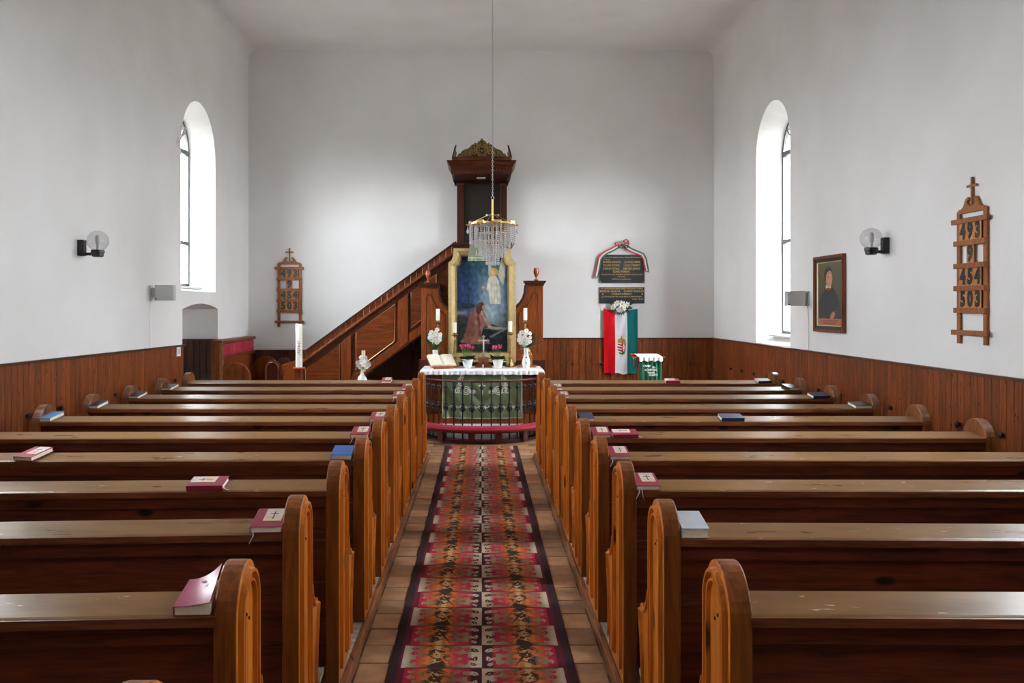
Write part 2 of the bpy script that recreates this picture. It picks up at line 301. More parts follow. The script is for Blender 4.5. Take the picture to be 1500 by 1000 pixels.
# ------------------------------------------------------------------ room shell
def arch_outline(r, zb, zt, n=20):    # (y,z) outline centred on y=0
    zs = zt-r
    return [(-r, zb), (r, zb)]+[(r*math.cos(math.pi*i/n), zs+r*math.sin(math.pi*i/n)) for i in range(n+1)]
def boolcut(o, cutters):
    for c in cutters:
        m = o.modifiers.new('cut', 'BOOLEAN'); m.operation = 'DIFFERENCE'; m.object = c; m.solver = 'EXACT'
    dg = bpy.context.evaluated_depsgraph_get(); me = bpy.data.meshes.new_from_object(o.evaluated_get(dg)); 
    o.modifiers.clear(); o.data = me
    for c in cutters: bpy.data.objects.remove(c)
FRAME = {-1: [(.45, 2.03, 4.24), (.44, 2.03, 4.2), (.24, 2.45, 3.83)], 1: [(.44, 1.42, 4.16), (.44, 2.03, 4.16), (.24, 2.45, 3.83)]}
for s, nm in ((-1, 'wall_left'), (1, 'wall_right')):
    mb = MB().box(s*W, s*(W+.345), NEAR-.3, D+.3, -.05, 5.95)
    wo = struct(nm, mb, M['plaster']); cuts = []
    for (yc, r, zb, zt), (ri, zbi, zti) in zip(WIN[s], FRAME[s]):
        a = arch_outline(r, zb, zt); b = arch_outline(ri, zbi, zti); n = len(a)
        ex = (r-ri)/.28*.05; a0 = arch_outline(r+ex, zb-.012, zt+ex)
        vs = [(s*(W-.05), yc+p[0], p[1]) for p in a0]+[(s*(W+.28), yc+p[0], p[1]) for p in b]+[(s*(W+.8), yc+p[0], p[1]) for p in b]
        fs = [tuple(range(n)), tuple(range(2*n, 3*n))[::-1]]
        for k in (0, 1): fs += [(k*n+i, k*n+(i+1) % n, (k+1)*n+(i+1) % n, (k+1)*n+i) for i in range(n)]
        cuts.append(obj('cutter', MB().add(vs, fs), None))
    if s < 0:
        n = 12; pts = [(10.03, -.1), (11.38, -.1)]+[(11.38-1.35*i/n, 1.735+.07*math.sin(math.pi*i/n)) for i in range(n+1)]
        cuts.append(obj('cutter', MB().prism(pts, 'x', -(W-.05), -(W+.52)), None))
        big = [(9.8, -.3), (11.6, -.3), (11.6, 1.9), (9.8, 1.9)]
        niche = struct('trim_7', MB().prism(big, 'x', -(W+.345), -(W+.62)), M['plaster'])
        boolcut(niche, [obj('cutter', MB().prism(pts, 'x', -(W+.30), -(W+.52)), None)])
    boolcut(wo, cuts)
wl = bpy.data.objects['wall_left']; wr = bpy.data.objects['wall_right']
wb = struct('wall_back', MB().box(-W-.6, W+.6, D, D+.4, -.05, 5.95), M['plaster'])
wf = struct('wall_front', MB().box(-W-.6, W+.6, NEAR-.4, NEAR, -.05, 5.95), M['plaster'])
rc = .14
prof = [(-W-.02, 6.0), (-W-.02, CEIL-rc)]
n = 10
prof += [(-W+rc-rc*math.cos(math.pi/2*i/n), CEIL-rc+rc*math.sin(math.pi/2*i/n)) for i in range(n+1)]
prof += [(W-rc+rc*math.sin(math.pi/2*i/n), CEIL-rc+rc*math.cos(math.pi/2*i/n)) for i in range(n+1)]
prof += [(W+.02, 6.0)]
struct('ceiling', MB().prism(prof, 'y', NEAR-.2, D+.1), M['plaster'], smooth=True)
struct('ground', MB().box(-60, 60, -60, 70, -.6, -.25), plain('pale_gravel', rgb(116, 112, 106), .9, noise=.2, nscale=.5))
fl = struct('floor', MB().box(-W-.6, W+.6, NEAR-.3, D+.3, -.2, -.006), M['floor'])
# clay tiles of the aisle and the space before the altar
k = 0
tm = [newmesh('tile', MB().frustum((-.1485+a, .1485-a, -.107, .107), (-.145+a, .145-a, -.1035, .1035), -.02, 0), M['tile']) for a in (.0,)]
tmh = newmesh('tile', MB().frustum((-.074, .074, -.109, .109), (-.071, .071, -.106, .106), -.02, 0), M['tile'])
y = 2.9; row = 0
while y < 11.4:
    lim = .60 if y < 9.7 else 1.2
    off = .152 if row % 2 else 0.0
    xs = [i*.304+off for i in range(-5, 6)]
    for x in xs:
        if abs(x) < lim-.1:
            obj('tile', tm[0], None, fl, (x+random.uniform(-.002, .002), y, random.uniform(-.0025, .0008)), (random.uniform(-.006, .006), random.uniform(-.006, .006), random.uniform(-.008, .008)))
        elif abs(x) < lim+.08 and y < 9.7:
            obj('tile', tmh, None, fl, (math.copysign(lim-.068, x), y, random.uniform(-.002, .0)))
    y += .2215; row += 1
# raised pew platforms with a kerb board
for s, nm in ((-1, 'platform_left'), (1, 'platform_right')):
    pf = struct(nm, MB().box(s*.64, s*W, NEAR, 9.72, -.02, .045), M['worn'])
    obj('kerb_board', MB().box(s*.612, s*.642, -2, 9.75, -.01, .058), M['kerb'], pf, bevel=.006)
    yy = 1.2; i = 0
    while yy < 9.6:
        obj('floorboard', MB().box(s*.643, s*(W-.02), yy, yy+.118, .044, .060), M['worny'], pf); yy += .12

# wainscot
def plank_mesh(w, h, t=.02):
    c = .005; pts = [(-w/2+.001, 0), (-w/2+.001, t-c), (-w/2+c, t), (w/2-c, t), (w/2-.001, t-c), (w/2-.001, 0)]
    return MB().prism(pts, 'z', 0, h)
def zl(d): return 1.335-(d-6.23)*.007
PW = .0835
pm_r = newmesh('plank', plank_mesh(PW, 1.262), M['pine'])
k = 0; y = 1.0
while y < D-.03:
    obj('plank', pm_r, None, wr, (W, y+PW/2, 0), (0, 0, math.pi/2)); y += PW
y = 1.0
pm_l = {}
while y < 9.97:
    h = round(zl(y+PW/2)-.022, 3)
    obj('plank', pm_l.setdefault(h, newmesh('plank', plank_mesh(PW, h), M['pine'])), None, wl, (-W, y+PW/2, 0), (0, 0, -math.pi/2)); y += PW
yend = y
struct('trim_1', MB().box(W, W-.034, .9, D, 1.262, 1.285), M['capwood'])
t2 = MB(); a, b = .9, yend+.02
t2.add([(-W, a, zl(a)-.022), (-W+.034, a, zl(a)-.022), (-W+.034, b, zl(b)-.022), (-W, b, zl(b)-.022), (-W, a, zl(a)), (-W+.034, a, zl(a)), (-W+.034, b, zl(b)), (-W, b, zl(b))],
       [(0,3,2,1),(4,5,6,7),(0,1,5,4),(1,2,6,5),(2,3,7,6),(3,0,4,7)])
struct('trim_2', t2, M['capwood'])
# back wall boards: pine on the right, dark stained and lower on the left
bw = .0985; x = .72
pm_b = newmesh('plank', plank_mesh(bw, 1.262), M['pine']); pm_d = newmesh('plank', plank_mesh(bw, 1.085), M['darkpine'])
while x < W-.04:
    obj('plank', pm_b, None, wb, (x+bw/2, D, 0), (0, 0, math.pi)); x += bw
x = -W+.02
while x < .70:
    obj('plank', pm_d, None, wb, (x+bw/2, D, 0), (0, 0, math.pi)); x += bw
struct('trim_3', MB().box(.72, W, D-.032, D, 1.262, 1.285), M['capwoodx'])
struct('trim_4', MB().box(-W, .70, D-.03, D, 1.085, 1.1), M['capwoodx'])
# boards closing the far jamb of the niche
x = -W-.50
nb = newmesh('plank', plank_mesh(.088, 1.30), M['darkpine'])
while x < -W+.10:
    obj('plank', nb, None, wl, (x+.044, 11.375, 0), (0, 0, math.pi)); x += .088
struct('trim_5', MB().box(-W-.51, -W+.115, 11.345, 11.378, 1.30, 1.325), M['capwoodx'])
# round black coat pegs, parts of the walls they stand on
peg = newmesh('coat_peg', MB().lathe([(.010, 0), (.010, .010), (.019, .014), (.024, .024), (.020, .030), (.006, .034)], 12), M['black'], True)
for d in (6.555, 7.07, 7.6, 8.12, 8.65, 9.17, 9.70): obj('coat_peg', peg, None, wl, (-W+.02, d, .905), (0, math.pi/2, 0))
for d in (5.71, 6.23, 6.75, 7.26, 7.78, 8.29, 8.81, 9.33, 9.85, 10.4, 10.9, 11.4, 11.9): obj('coat_peg', peg, None, wr, (W-.02, d, .882), (0, -math.pi/2, 0))
for xx in (838, 881, 1011): obj('coat_peg', peg, None, wb, P(xx, 533, D-.02), (math.pi/2, 0, 0))
obj('coat_peg', peg, None, wb, P(425, 530, D-.02), (math.pi/2, 0, 0))
for xx in (276, 302): obj('coat_peg', peg, None, wl, (P(xx, 542.5, 11.355)), (math.pi/2, 0, 0))

# windows; the third on each side is unseen and added for its light
wn = 0
for s in (-1, 1):
    for i, ((yc, r, zb, zt), (ri, zbi, zti)) in enumerate(zip(WIN[s], FRAME[s])):
        wn += 1; X = s*(W+.285); t = .035; n = 24
        o_ = arch_outline(ri, zbi, zti, n); in_ = arch_outline(ri-t, zbi+t, zti-t, n); m_ = len(o_)
        mb = MB(); x0, x1 = X, X+s*.05
        vs = [(x0, p[0], p[1]) for p in o_]+[(x0, p[0], p[1]) for p in in_]+[(x1, p[0], p[1]) for p in o_]+[(x1, p[0], p[1]) for p in in_]
        fs = []
        for q in range(m_):
            q2 = (q+1) % m_; fs += [(q, q2, m_+q2, m_+q), (2*m_+q, 2*m_+q2, 3*m_+q2, 3*m_+q), (m_+q, m_+q2, 3*m_+q2, 3*m_+q), (q, q2, 2*m_+q2, 2*m_+q)]
        mb.add(vs, fs)
        wo = struct('window_%d' % wn, mb.xf(Matrix.Translation((0, yc, 0))), M['metal'])
        zs = zti-ri; midz = 2.60
        for zz, hh in ((zs, .03), (midz, .022)):
            obj('transom', MB().box(X, X+s*.045, yc-ri+t, yc+ri-t, zz-hh, zz+hh), M['metal'], wo)
        obj('mullion', MB().box(X+s*.008, X+s*.04, yc-.012, yc+.012, zbi+t, zs), M['metal'], wo)
        for ang in (45, 90, 135):
            a = math.radians(ang); c, s_ = math.cos(a), math.sin(a); q = Vector((-s_, c))*.012
            e0 = Vector((c, s_))*.16; e1 = Vector((c, s_))*(ri-t)
            pts = [(yc+p.x, zs+p.y) for p in (e0+q, e1+q, e1-q, e0-q)]
            obj('glazing_bar', MB().prism(pts, 'x', X+s*.01, X+s*.035), M['metal'], wo)
        arc = [(X+s*.02, yc+.16*math.cos(math.pi*j/12), zs+.16*math.sin(math.pi*j/12)) for j in range(13)]
        obj('glazing_arc', MB().tube(arc, .012, 6), M['metal'], wo)
        for (p0, p1) in ((zbi+t, midz-.022), (midz+.022, zs-.03)):
            for (u0, u1) in ((-ri+t, -.012), (.012, ri-t)):
                obj('pane', MB().box(X+s*.018, X+s*.024, yc+u0, yc+u1, p0, p1), M['pane'], wo)
        pts = [(yc+(ri-t)*math.cos(math.pi*j/16), zs+.03+(ri-t-.03)*math.sin(math.pi*j/16)) for j in range(17)]
        obj('pane', MB().prism(pts, 'x', X+s*.018, X+s*.024), M['pane'], wo)
        obj('inner_sill', MB().box(s*(W+.10), s*(W+.284), yc-ri, yc+ri, zbi-.035, zbi-.01), M['white'], wo, bevel=.004)
# white hook on the wall beside the left window
hk = MB().tube([(0, 0, 0), (.03, 0, .0), (.05, 0, .05), (.09, -.01, .09), (.10, -.02, .15), (.07, -.03, .19), (.05, -.03, .15)], .009, 6)
tag(obj('curtain_hook', hk.box(-.0, .01, -.03, .03, -.04, .05), M['white'], loc=(-W, 9.86, 3.72), smooth=True), 'small white scrolled metal hook on the left wall beside the arched window', 'hook')
# light switch
sw = thing('light_switch', 'small white light switch on the left wall panelling beside the niche', 'switch', (-W+.02, 9.83, 1.235))
obj('back_plate', MB().box(0, .012, -.06, .06, -.055, .055), M['white'], sw, bevel=.003); obj('rocker', MB().box(.012, .018, -.028, .028, -.03, .03), M['lgrey'], sw, bevel=.002)

# ------------------------------------------------------------------ pews
def end_profile():
    p = [(0, 0), (0, .853)]
    n = 14
    p += [(.13-.13*math.cos(math.pi*i/n), .853+.13*math.sin(math.pi*i/n)) for i in range(1, n+1)]
    p += [(.26, .68), (.264, .64), (.275, .60), (.295, .56), (.325, .525), (.365, .50), (.41, .487), (.45, .483), (.475, .478), (.485, .465), (.484, .448),
          (.472, .438), (.462, .42), (.45, .38), (.43, .32), (.415, .26), (.41, .20), (.415, .12), (.43, .06), (.44, .04), (.44, 0)]
    return p
def inset_path(d, zb=.06):
    p = [(d, zb), (d, .853)]
    n = 14; r = .13-d
    p += [(.13-r*math.cos(math.pi*i/n), .853+r*math.sin(math.pi*i/n)) for i in range(1, n+1)]
    p += [(.26-d, .66), (.262-d, .63), (.262-d, zb)]
    return p
def ribbon_strip(path, x0, x1, w):
    mb = MB(); n = len(path); L = []; R = []
    for i, p in enumerate(path):
        a = Vector(path[max(i-1, 0)]); b = Vector(path[min(i+1, n-1)]); t = (b-a).normalized(); nn = Vector((-t.y, t.x))
        L.append(Vector(p)+nn*w/2); R.append(Vector(p)-nn*w/2)
    vs = []
    for i in range(n):
        vs += [(x0, L[i].x, L[i].y), (x0, R[i].x, R[i].y), (x1, (L[i].x*3+R[i].x)/4, (L[i].y*3+R[i].y)/4), (x1, (L[i].x+3*R[i].x)/4, (L[i].y+3*R[i].y)/4)]
    fs = []
    for i in range(n-1):
        a = 4*i; b = 4*i+4
        fs += [(a, b, b+2, a+2), (a+2, b+2, b+3, a+3), (a+3, b+3, b+1, a+1)]
    return mb.add(vs, fs)
TH = .061; LEN = 2.611
def make_pew(s):
    t = thing('pew', 'pew', 'pew')
    pr = end_profile()
    def end_panel(xa, sgn, mat, nm='end_panel'):
        # flat board with the two raised mouldings on its outward face
        e = obj(nm, MB().prism(pr, 'x', xa, xa+sgn*TH), mat, t, smooth=False, bevel=.005)
        o1 = obj('moulding', ribbon_strip(inset_path(.030), xa-sgn*.0005, xa-sgn*.015, .018), mat, e)
        o2 = obj('moulding', ribbon_strip(inset_path(.056), xa-sgn*.0005, xa-sgn*.012, .012), mat, e)
        return e
    e1 = end_panel(0, s, M['end'])
    e1.data.materials.append(M['edge'])
    for pg_ in e1.data.polygons:
        if abs(pg_.normal.x) < .5: pg_.material_index = 1
    # line moulding down the arm scroll
    arm = [(.262, .60), (.285, .545), (.315, .512), (.355, .487), (.40, .472), (.44, .468), (.462, .458), (.455, .44), (.44, .40), (.422, .34), (.402, .28), (.392, .20), (.397, .12), (.412, .07)]
    obj('moulding', ribbon_strip(arm, -s*.0005, -s*.013, .014), M['end'], e1)
    for (yy, zz) in ((.115, .835), (.145, .815)):
        obj('screw', MB().lathe([(.005, 0), (.005, .003), (.002, .004)], 8), M['iron'], e1, (0, yy, zz), (0, -s*math.pi/2, 0))
    ew = end_panel(s*LEN, -s, M['endwall'])
    xa, xb = s*(TH-.004), s*(LEN-TH+.004)
    # book ledge, sloping up away from the sitter behind
    sl = [(0.0, .862), (.003, .873), (.012, .8765), (.135, .897), (.135, .872), (.012, .846), (.002, .848)]
    lg = obj('book_ledge', MB().prism(sl, 'x', xa, xb), M['ledge'], t)
    obj('ledge_edge', MB().prism([(-.004, .846), (-.004, .8715), (.001, .8725), (.012, .870), (.012, .843)], 'x', xa, xb), M['ledge_edge'], lg)
    obj('under_rail', MB().box(xa, xb, .014, .034, .792, .852), M['back'], t, bevel=.004)
    for (z0, z1, yo) in ((.640, .862, 0), (.452, .637, .002), (.262, .449, .0), (.07, .259, .002)):
        obj('back_board', MB().box(xa, xb, .034+yo, .054+yo, z0, z1), M['back'], t, bevel=.003)
    obj('seat', MB().prism([(.06, .40), (.06, .425), (.40, .448), (.425, .444), (.43, .43), (.42, .42)], 'x', xa, xb), M['worn'], t)
    obj('seat_front_board', MB().box(xa, xb, .385, .405, .22, .425), M['back'], t)
    obj('foot_rail', MB().box(xa, xb, -.20, -.08, .09, .112), M['worn'], t)
    for x in (.05, LEN/2, LEN-.14): obj('foot_rail_block', MB().box(s*x+s*.03, s*x+s*.06, -.19, -.09, 0, .09), M['back'], t)
    index_kids(t)
    return t
PITCH = .753
DL = {0: (1.445, .5), 1: (2.228, 3.0), 2: (3.04, 3.0), 3: (3.755, 2.0), 4: (4.49, 1.0), 5: (5.243, .6)}
DR = {0: (1.43, 0), 1: (2.225, -.8), 2: (2.972, -.9), 3: (3.745, -.3), 4: (4.49, -.4), 5: (5.243, 0)}
XO = {(-1, 1): .655, (-1, 2): .665, (-1, 3): .640, (1, 1): .664, (1, 2): .651, (1, 3): .638}
ordn = ['', 'nearest', 'second', 'third', 'fourth', 'fifth', 'sixth', 'seventh', 'eighth', 'ninth']
extra = {(-1, 0): 'end panel at the bottom edge of the frame', (-1, 1): 'open-covered crimson book beside its rounded end', (-1, 2): 'one crimson book against its rounded aisle end', (-1, 3): 'a crimson book lying sideways halfway along its ledge',
         (-1, 4): 'a blue book by the aisle and a crimson book far left', (-1, 5): 'a crimson book at its aisle end only', (-1, 6): 'a light blue book at its wall end', (-1, 7): 'a navy book at its wall end and none by the aisle', (-1, 8): 'a navy book and a crimson book at its ends',
         (-1, 9): 'a black book and a crimson book at its ends', (-1, 10): 'a single crimson book before the vase of roses',
         (1, 0): 'cut off below the frame', (1, 1): 'an empty scratched ledge', (1, 2): 'a thick pale grey book by its aisle end', (1, 3): 'one crimson book with a hanging white ribbon', (1, 4): 'a crimson book hard against its rounded aisle end',
         (1, 5): 'two crimson books side by side', (1, 6): 'two navy books on its ledge', (1, 7): 'a black book with pale page edges at its wall end', (1, 8): 'a crimson book and a navy book at its ends',
         (1, 9): 'a crimson book and a black book at its ends', (1, 10): 'a crimson book before the green lectern cloth'}
pew = {}
for s, DD in ((-1, DL), (1, DR)):
    proto = make_pew(s)
    for n in range(0, 11):
        d, r = DD.get(n, (2.231+PITCH*(n-1), 0))
        t = proto if n == 0 else copy_tree(proto)
        t.location = (s*XO.get((s, n), .629), d, .06); t.rotation_euler = (0, 0, -s*math.radians(abs(r)))
        side = 'left' if s < 0 else 'right'
        if n == 0: lab = '%s pew cut off by the bottom edge, only its rounded end in view' % side
        elif n == 10: lab = 'frontmost %s pew, with %s' % (side, extra[(s, n)])
        else: lab = '%s %s pew, with %s' % (ordn[n], side, extra[(s, n)])
        tag(t, lab, 'pew', 'pews %s of the aisle' % side); pew[(s, n)] = t
    k = 0
    for n in range(0, 11):
        pew[(s, n)].location.z = .06

# ------------------------------------------------------------------ hymn books on the ledges
SL = math.atan2(.0205, .123)
def book(label, cat, s, n, xpx, w, l, th, cover, rotz=0, picture=False, ribbon=0, group=None, name='hymn_book', ysh=.002, spine='left', extra_px=0):
    """xpx = photo x of the middle of its near edge; w = width across, l = depth along the ledge"""
    pw = pew[(s, n)]; d, X0 = pw.location.y, pw.location.x; r = pw.rotation_euler.z
    X = (xpx-VX)*d/F
    for _ in range(4):
        yy = d+(X-X0)*math.tan(r); X = (xpx-VX)*yy/F
    t = thing(name, label, cat, (X, yy+ysh, .06+.8755), (SL, 0, r+math.radians(rotz)), group)
    land = w > l
    c = .0025
    cv = MB().box(-w/2, w/2, 0, l, 0, c).box(-w/2, w/2, 0, l, th-c, th)
    if spine == 'left': cv.box(-w/2, -w/2+c, 0, l, 0, th)
    elif spine == 'right': cv.box(w/2-c, w/2, 0, l, 0, th)
    else: cv.box(-w/2, w/2, 0, c, 0, th)
    obj('cover', cv, cover, t, bevel=.0008)
    g = .004
    pg = MB().box(-w/2+(c if spine == 'left' else g), w/2-(c if spine == 'right' else g), (c if spine == 'front' else g), l-g, c, th-c)
    obj('page_block', pg, M['pages'], t)
    if picture:
        if not land:
            a, b = (-.30*w+.03*w, .36*w) if True else 0; y0, y1 = .30*l, .97*l
            ox = .06*w
            px0, px1 = -.18*w, .40*w
            pic = obj('cover_picture', MB().box(px0, px1, .30*l, .97*l, th, th+.0006), M['picture'], t)
            obj('picture_sand', MB().box(px0, px1, .30*l, .58*l, th+.0006, th+.001), M['sand'], pic)
            m = (px0+px1)/2
            obj('printed_cross', MB().box(m-.002, m+.002, .40*l, .80*l, th+.001, th+.0015).box(m-.016, m+.016, .67*l, .67*l+.0045, th+.001, th+.0015), M['darkline'], pic)
        else:
            pic = obj('cover_picture', MB().box(-.47*w, .22*w, .36*l, .93*l, th, th+.0006), M['picture'], t)
            obj('picture_sand', MB().box(-.12*w, .22*w, .36*l, .93*l, th+.0006, th+.001), M['sand'], pic)
            m = .645*l
            obj('printed_cross', MB().box(-.27*w, .12*w, m-.002, m+.002, th+.001, th+.0015).box(-.17*w, -.14*w, m-.016, m+.016, th+.001, th+.0015), M['darkline'], pic)
    for k in range(ribbon):
        x0 = (-w/2+.012+.012*k) if not land else w/2
        if not land: path = [(x0, .004, th*.5), (x0, -.004, th*.45), (x0+.002, -.008, -.004), (x0+.006*(k*2-1), -.012, -.02-.008*k), (x0+.013*(k*2-1), -.012, -.034-.008*k)]
        else: path = [(x0-.003, .02+.01*k, th*.5), (x0+.006, .015+.01*k, .004), (x0+.018, .008, .003), (x0+.026, .004, .002)]
        obj('ribbon', MB().tube(path, .003, 6, flat=.25), M['ribbonw'], t)
    return t
R_, G1, G2 = M['redbook'], 'books on the left pew ledges', 'books on the right pew ledges'
# left
book('crimson hymn book with cross picture on the second left pew, against its rounded end', 'book', -1, 2, 389, .115, .165, .026, R_, 0, True, 1, G1)
book('crimson hymn book lying sideways, spine to the viewer, on the third left pew', 'book', -1, 3, 299, .162, .12, .024, R_, 0, True, 1, G1, spine='front')
book('crimson hymn book far left on the fourth left pew, white ribbon hanging', 'book', -1, 4, 33, .115, .165, .024, R_, -14, True, 1, G1)
book('bright blue book at the aisle end of the fourth left pew', 'book', -1, 4, 499.5, .112, .155, .03, M['bluebook'], 0, False, 0, G1)
book('crimson hymn book at the aisle end of the fifth left pew, behind the blue book', 'book', -1, 5, 526, .112, .165, .024, R_, 0, True, 1, G1)
book('crimson hymn book at the aisle end of the sixth left pew', 'book', -1, 6, 552.5, .11, .165, .024, R_, 0, True, 1, G1)
book('light blue book at the wall end of the sixth left pew', 'book', -1, 6, 62, .125, .165, .026, M['skybook'], -8, False, 0, G1)
book('navy book at the wall end of the seventh left pew', 'book', -1, 7, 134, .11, .16, .026, M['navybook'], -7, False, 0, G1)
book('navy book at the wall end of the eighth left pew', 'book', -1, 8, 194, .115, .165, .022, M['navybook'], -7, False, 0, G1)
book('crimson hymn book at the aisle end of the eighth left pew', 'book', -1, 8, 583, .105, .165, .024, R_, 0, True, 1, G1)
book('black book at the wall end of the ninth left pew', 'book', -1, 9, 243, .105, .16, .024, M['blackbook'], -9, False, 0, G1)
book('crimson hymn book at the aisle end of the ninth left pew', 'book', -1, 9, 596, .105, .165, .024, R_, 0, True, 0, G1)
book('crimson hymn book on the frontmost left pew, near the vase of roses', 'book', -1, 10, 565.5, .105, .165, .024, R_, 0, True, 0, G1)
# right
book('thick pale grey hymnal at the aisle end of the second right pew', 'book', 1, 2, 1019, .096, .155, .037, M['greybook'], 0, False, 0, G2, spine='left')
book('crimson hymn book with two white ribbons on the third right pew', 'book', 1, 3, 950, .11, .165, .022, R_, 0, True, 2, G2)
book('crimson hymn book with white ribbon on the fourth right pew', 'book', 1, 4, 909, .112, .165, .022, R_, 0, True, 1, G2)
book('crimson hymn book nearest the aisle on the fifth right pew', 'book', 1, 5, 882, .115, .165, .022, R_, 0, True, 1, G2)
book('crimson hymn book lying sideways as the second on the fifth right pew', 'book', 1, 5, 917, .160, .118, .022, R_, 0, True, 1, G2, spine='front')
book('small navy book at the aisle end of the sixth right pew', 'book', 1, 6, 860, .105, .15, .026, M['navybook'], 0, False, 0, G2)
book('navy book lying sideways midway along the sixth right pew', 'book', 1, 6, 1074, .165, .115, .026, M['navybook'], 0, False, 0, G2, spine='front')
book('black book with pale page edges at the wall end of the seventh right pew', 'book', 1, 7, 1266, .145, .13, .026, M['blackbook'], 6, False, 0, G2, spine='right')
book('navy book at the wall end of the eighth right pew', 'book', 1, 8, 1204, .16, .125, .024, M['navybook'], 6, False, 0, G2, spine='front')
book('crimson hymn book at the aisle end of the eighth right pew', 'book', 1, 8, 826, .105, .165, .022, R_, 0, True, 1, G2)
book('black book at the wall end of the ninth right pew', 'book', 1, 9, 1164, .11, .16, .024, M['blackbook'], 10, False, 0, G2)
book('crimson hymn book at the aisle end of the ninth right pew', 'book', 1, 9, 816, .115, .165, .024, R_, 0, True, 0, G2)
book('glossy black book at the wall end of the frontmost right pew', 'book', 1, 10, 1121, .15, .12, .026, M['blackbook'], 6, False, 0, G2, spine='front')
book('crimson hymn book in front of the green lectern on the frontmost right pew', 'book', 1, 10, 986, .155, .12, .024, R_, 0, True, 0, G2, spine='front')
# nearest left: crimson book with a curling cover
pw = pew[(-1, 1)]; r = pw.rotation_euler.z
X = (286-VX)*2.245/F; yy = 2.228+(X+.655)*math.tan(r)
t = thing('hymn_book', 'worn crimson book with curled cover on the nearest left pew', 'book', (X, yy+.002, .06+.8755), (SL, 0, r), G1)
obj('page_block', MB().box(-.047, .046, .002, .148, .002, .026), M['pages'], t)
obj('back_cover', MB().box(-.05, .048, 0, .15, 0, .002).box(-.05, -.0475, 0, .15, 0, .027), R_, t)
mb = MB(); nx, ny = 12, 8; vs = []
for j in range(ny+1):
    for i in range(nx+1):
        u = i/nx; v = j/ny; k = .25+.75*v
        vs.append((-.05+.098*u*(1-.05*u*k), .15*v, .0272+.048*k*u**2.1))
vs += [(a, b, c-.002) for a, b, c in vs]; q = (nx+1)*(ny+1); fs = []
for j in range(ny):
    for i in range(nx):
        a = j*(nx+1)+i; fs += [(a, a+1, a+nx+2, a+nx+1), (q+a, q+a+nx+1, q+a+nx+2, q+a+1)]
for i in range(nx): fs += [(i, q+i, q+i+1, i+1), (ny*(nx+1)+i, ny*(nx+1)+i+1, q+ny*(nx+1)+i+1, q+ny*(nx+1)+i)]
for j in range(ny): a = j*(nx+1)+nx; b = a+nx+1; fs += [(a, q+a, q+b, b)]; a = j*(nx+1); b = a+nx+1; fs += [(a, b, q+b, q+a)]
fc = obj('front_cover', mb.add(vs, fs), plain('worn_pink_crimson_cover', rgb(176, 74, 104), .35, noise=.25, nscale=9), t, smooth=True)
obj('cover_emblem', MB().lathe([(.008, 0), (.008, .0008)], 10, (.008, .095, .047)), M['silver'], fc)

# ------------------------------------------------------------------ printed / woven grids with colour per face corner
def grid_obj(name, fn, nx, ny, color, mat, parent=None, thick=0, double=None):
    """fn(u,v)->xyz arrays, color(u,v)->(N,3) sRGB 0..255 at cell centres"""
    u, v = np.meshgrid(np.linspace(0, 1, nx+1), np.linspace(0, 1, ny+1)); pts = np.stack(fn(u, v), -1).reshape(-1, 3)
    uc, vc = np.meshgrid((np.arange(nx)+.5)/nx, (np.arange(ny)+.5)/ny); c = color(uc.ravel(), vc.ravel())/255.0
    c = np.where(c > .04045, ((c+.055)/1.055)**2.4, c/12.92)
    i, j = np.meshgrid(np.arange(nx), np.arange(ny)); a = (j*(nx+1)+i).ravel()
    q = np.stack([a, a+1, a+nx+2, a+nx+1], 1)
    me = bpy.data.meshes.new(name); nf = len(q)
    me.vertices.add(len(pts)); me.vertices.foreach_set('co', pts.astype(np.float32).ravel())
    me.loops.add(nf*4); me.loops.foreach_set('vertex_index', q.astype(np.int32).ravel())
    me.polygons.add(nf); me.polygons.foreach_set('loop_start', (np.arange(nf)*4).astype(np.int32))
    me.update(calc_edges=True)
    at = me.attributes.new('Col', 'FLOAT_COLOR', 'CORNER'); cc = np.ones((nf, 4, 4), np.float32); cc[:, :, :3] = c[:, None, :]
    at.data.foreach_set('color', cc.ravel())
    me.polygons.foreach_set('use_smooth', [True]*nf); me.materials.append(mat)
    o = bpy.data.objects.new(name, me); col.objects.link(o)
    if parent: o.parent = parent
    if thick: m = o.modifiers.new('thick', 'SOLIDIFY'); m.thickness = thick; m.offset = 0
    return o
def ell(u, v, cx, cy, rx, ry, ang=0):
    a = math.radians(ang); du, dv = u-cx, v-cy; x = du*math.cos(a)+dv*math.sin(a); y = -du*math.sin(a)+dv*math.cos(a)
    return (x/rx)**2+(y/ry)**2
def inpoly(u, v, pts):
    r = np.zeros(u.shape, bool); n = len(pts)
    for i in range(n):
        x0, y0 = pts[i]; x1, y1 = pts[(i+1) % n]
        if y0 == y1: continue
        c = ((y0 > v) != (y1 > v)) & (u < (x1-x0)*(v-y0)/(y1-y0)+x0); r ^= c
    return r
def seg(u, v, x0, y0, x1, y1):
    dx, dy = x1-x0, y1-y0; t = np.clip(((u-x0)*dx+(v-y0)*dy)/(dx*dx+dy*dy), 0, 1); return np.hypot(u-x0-t*dx, v-y0-t*dy)

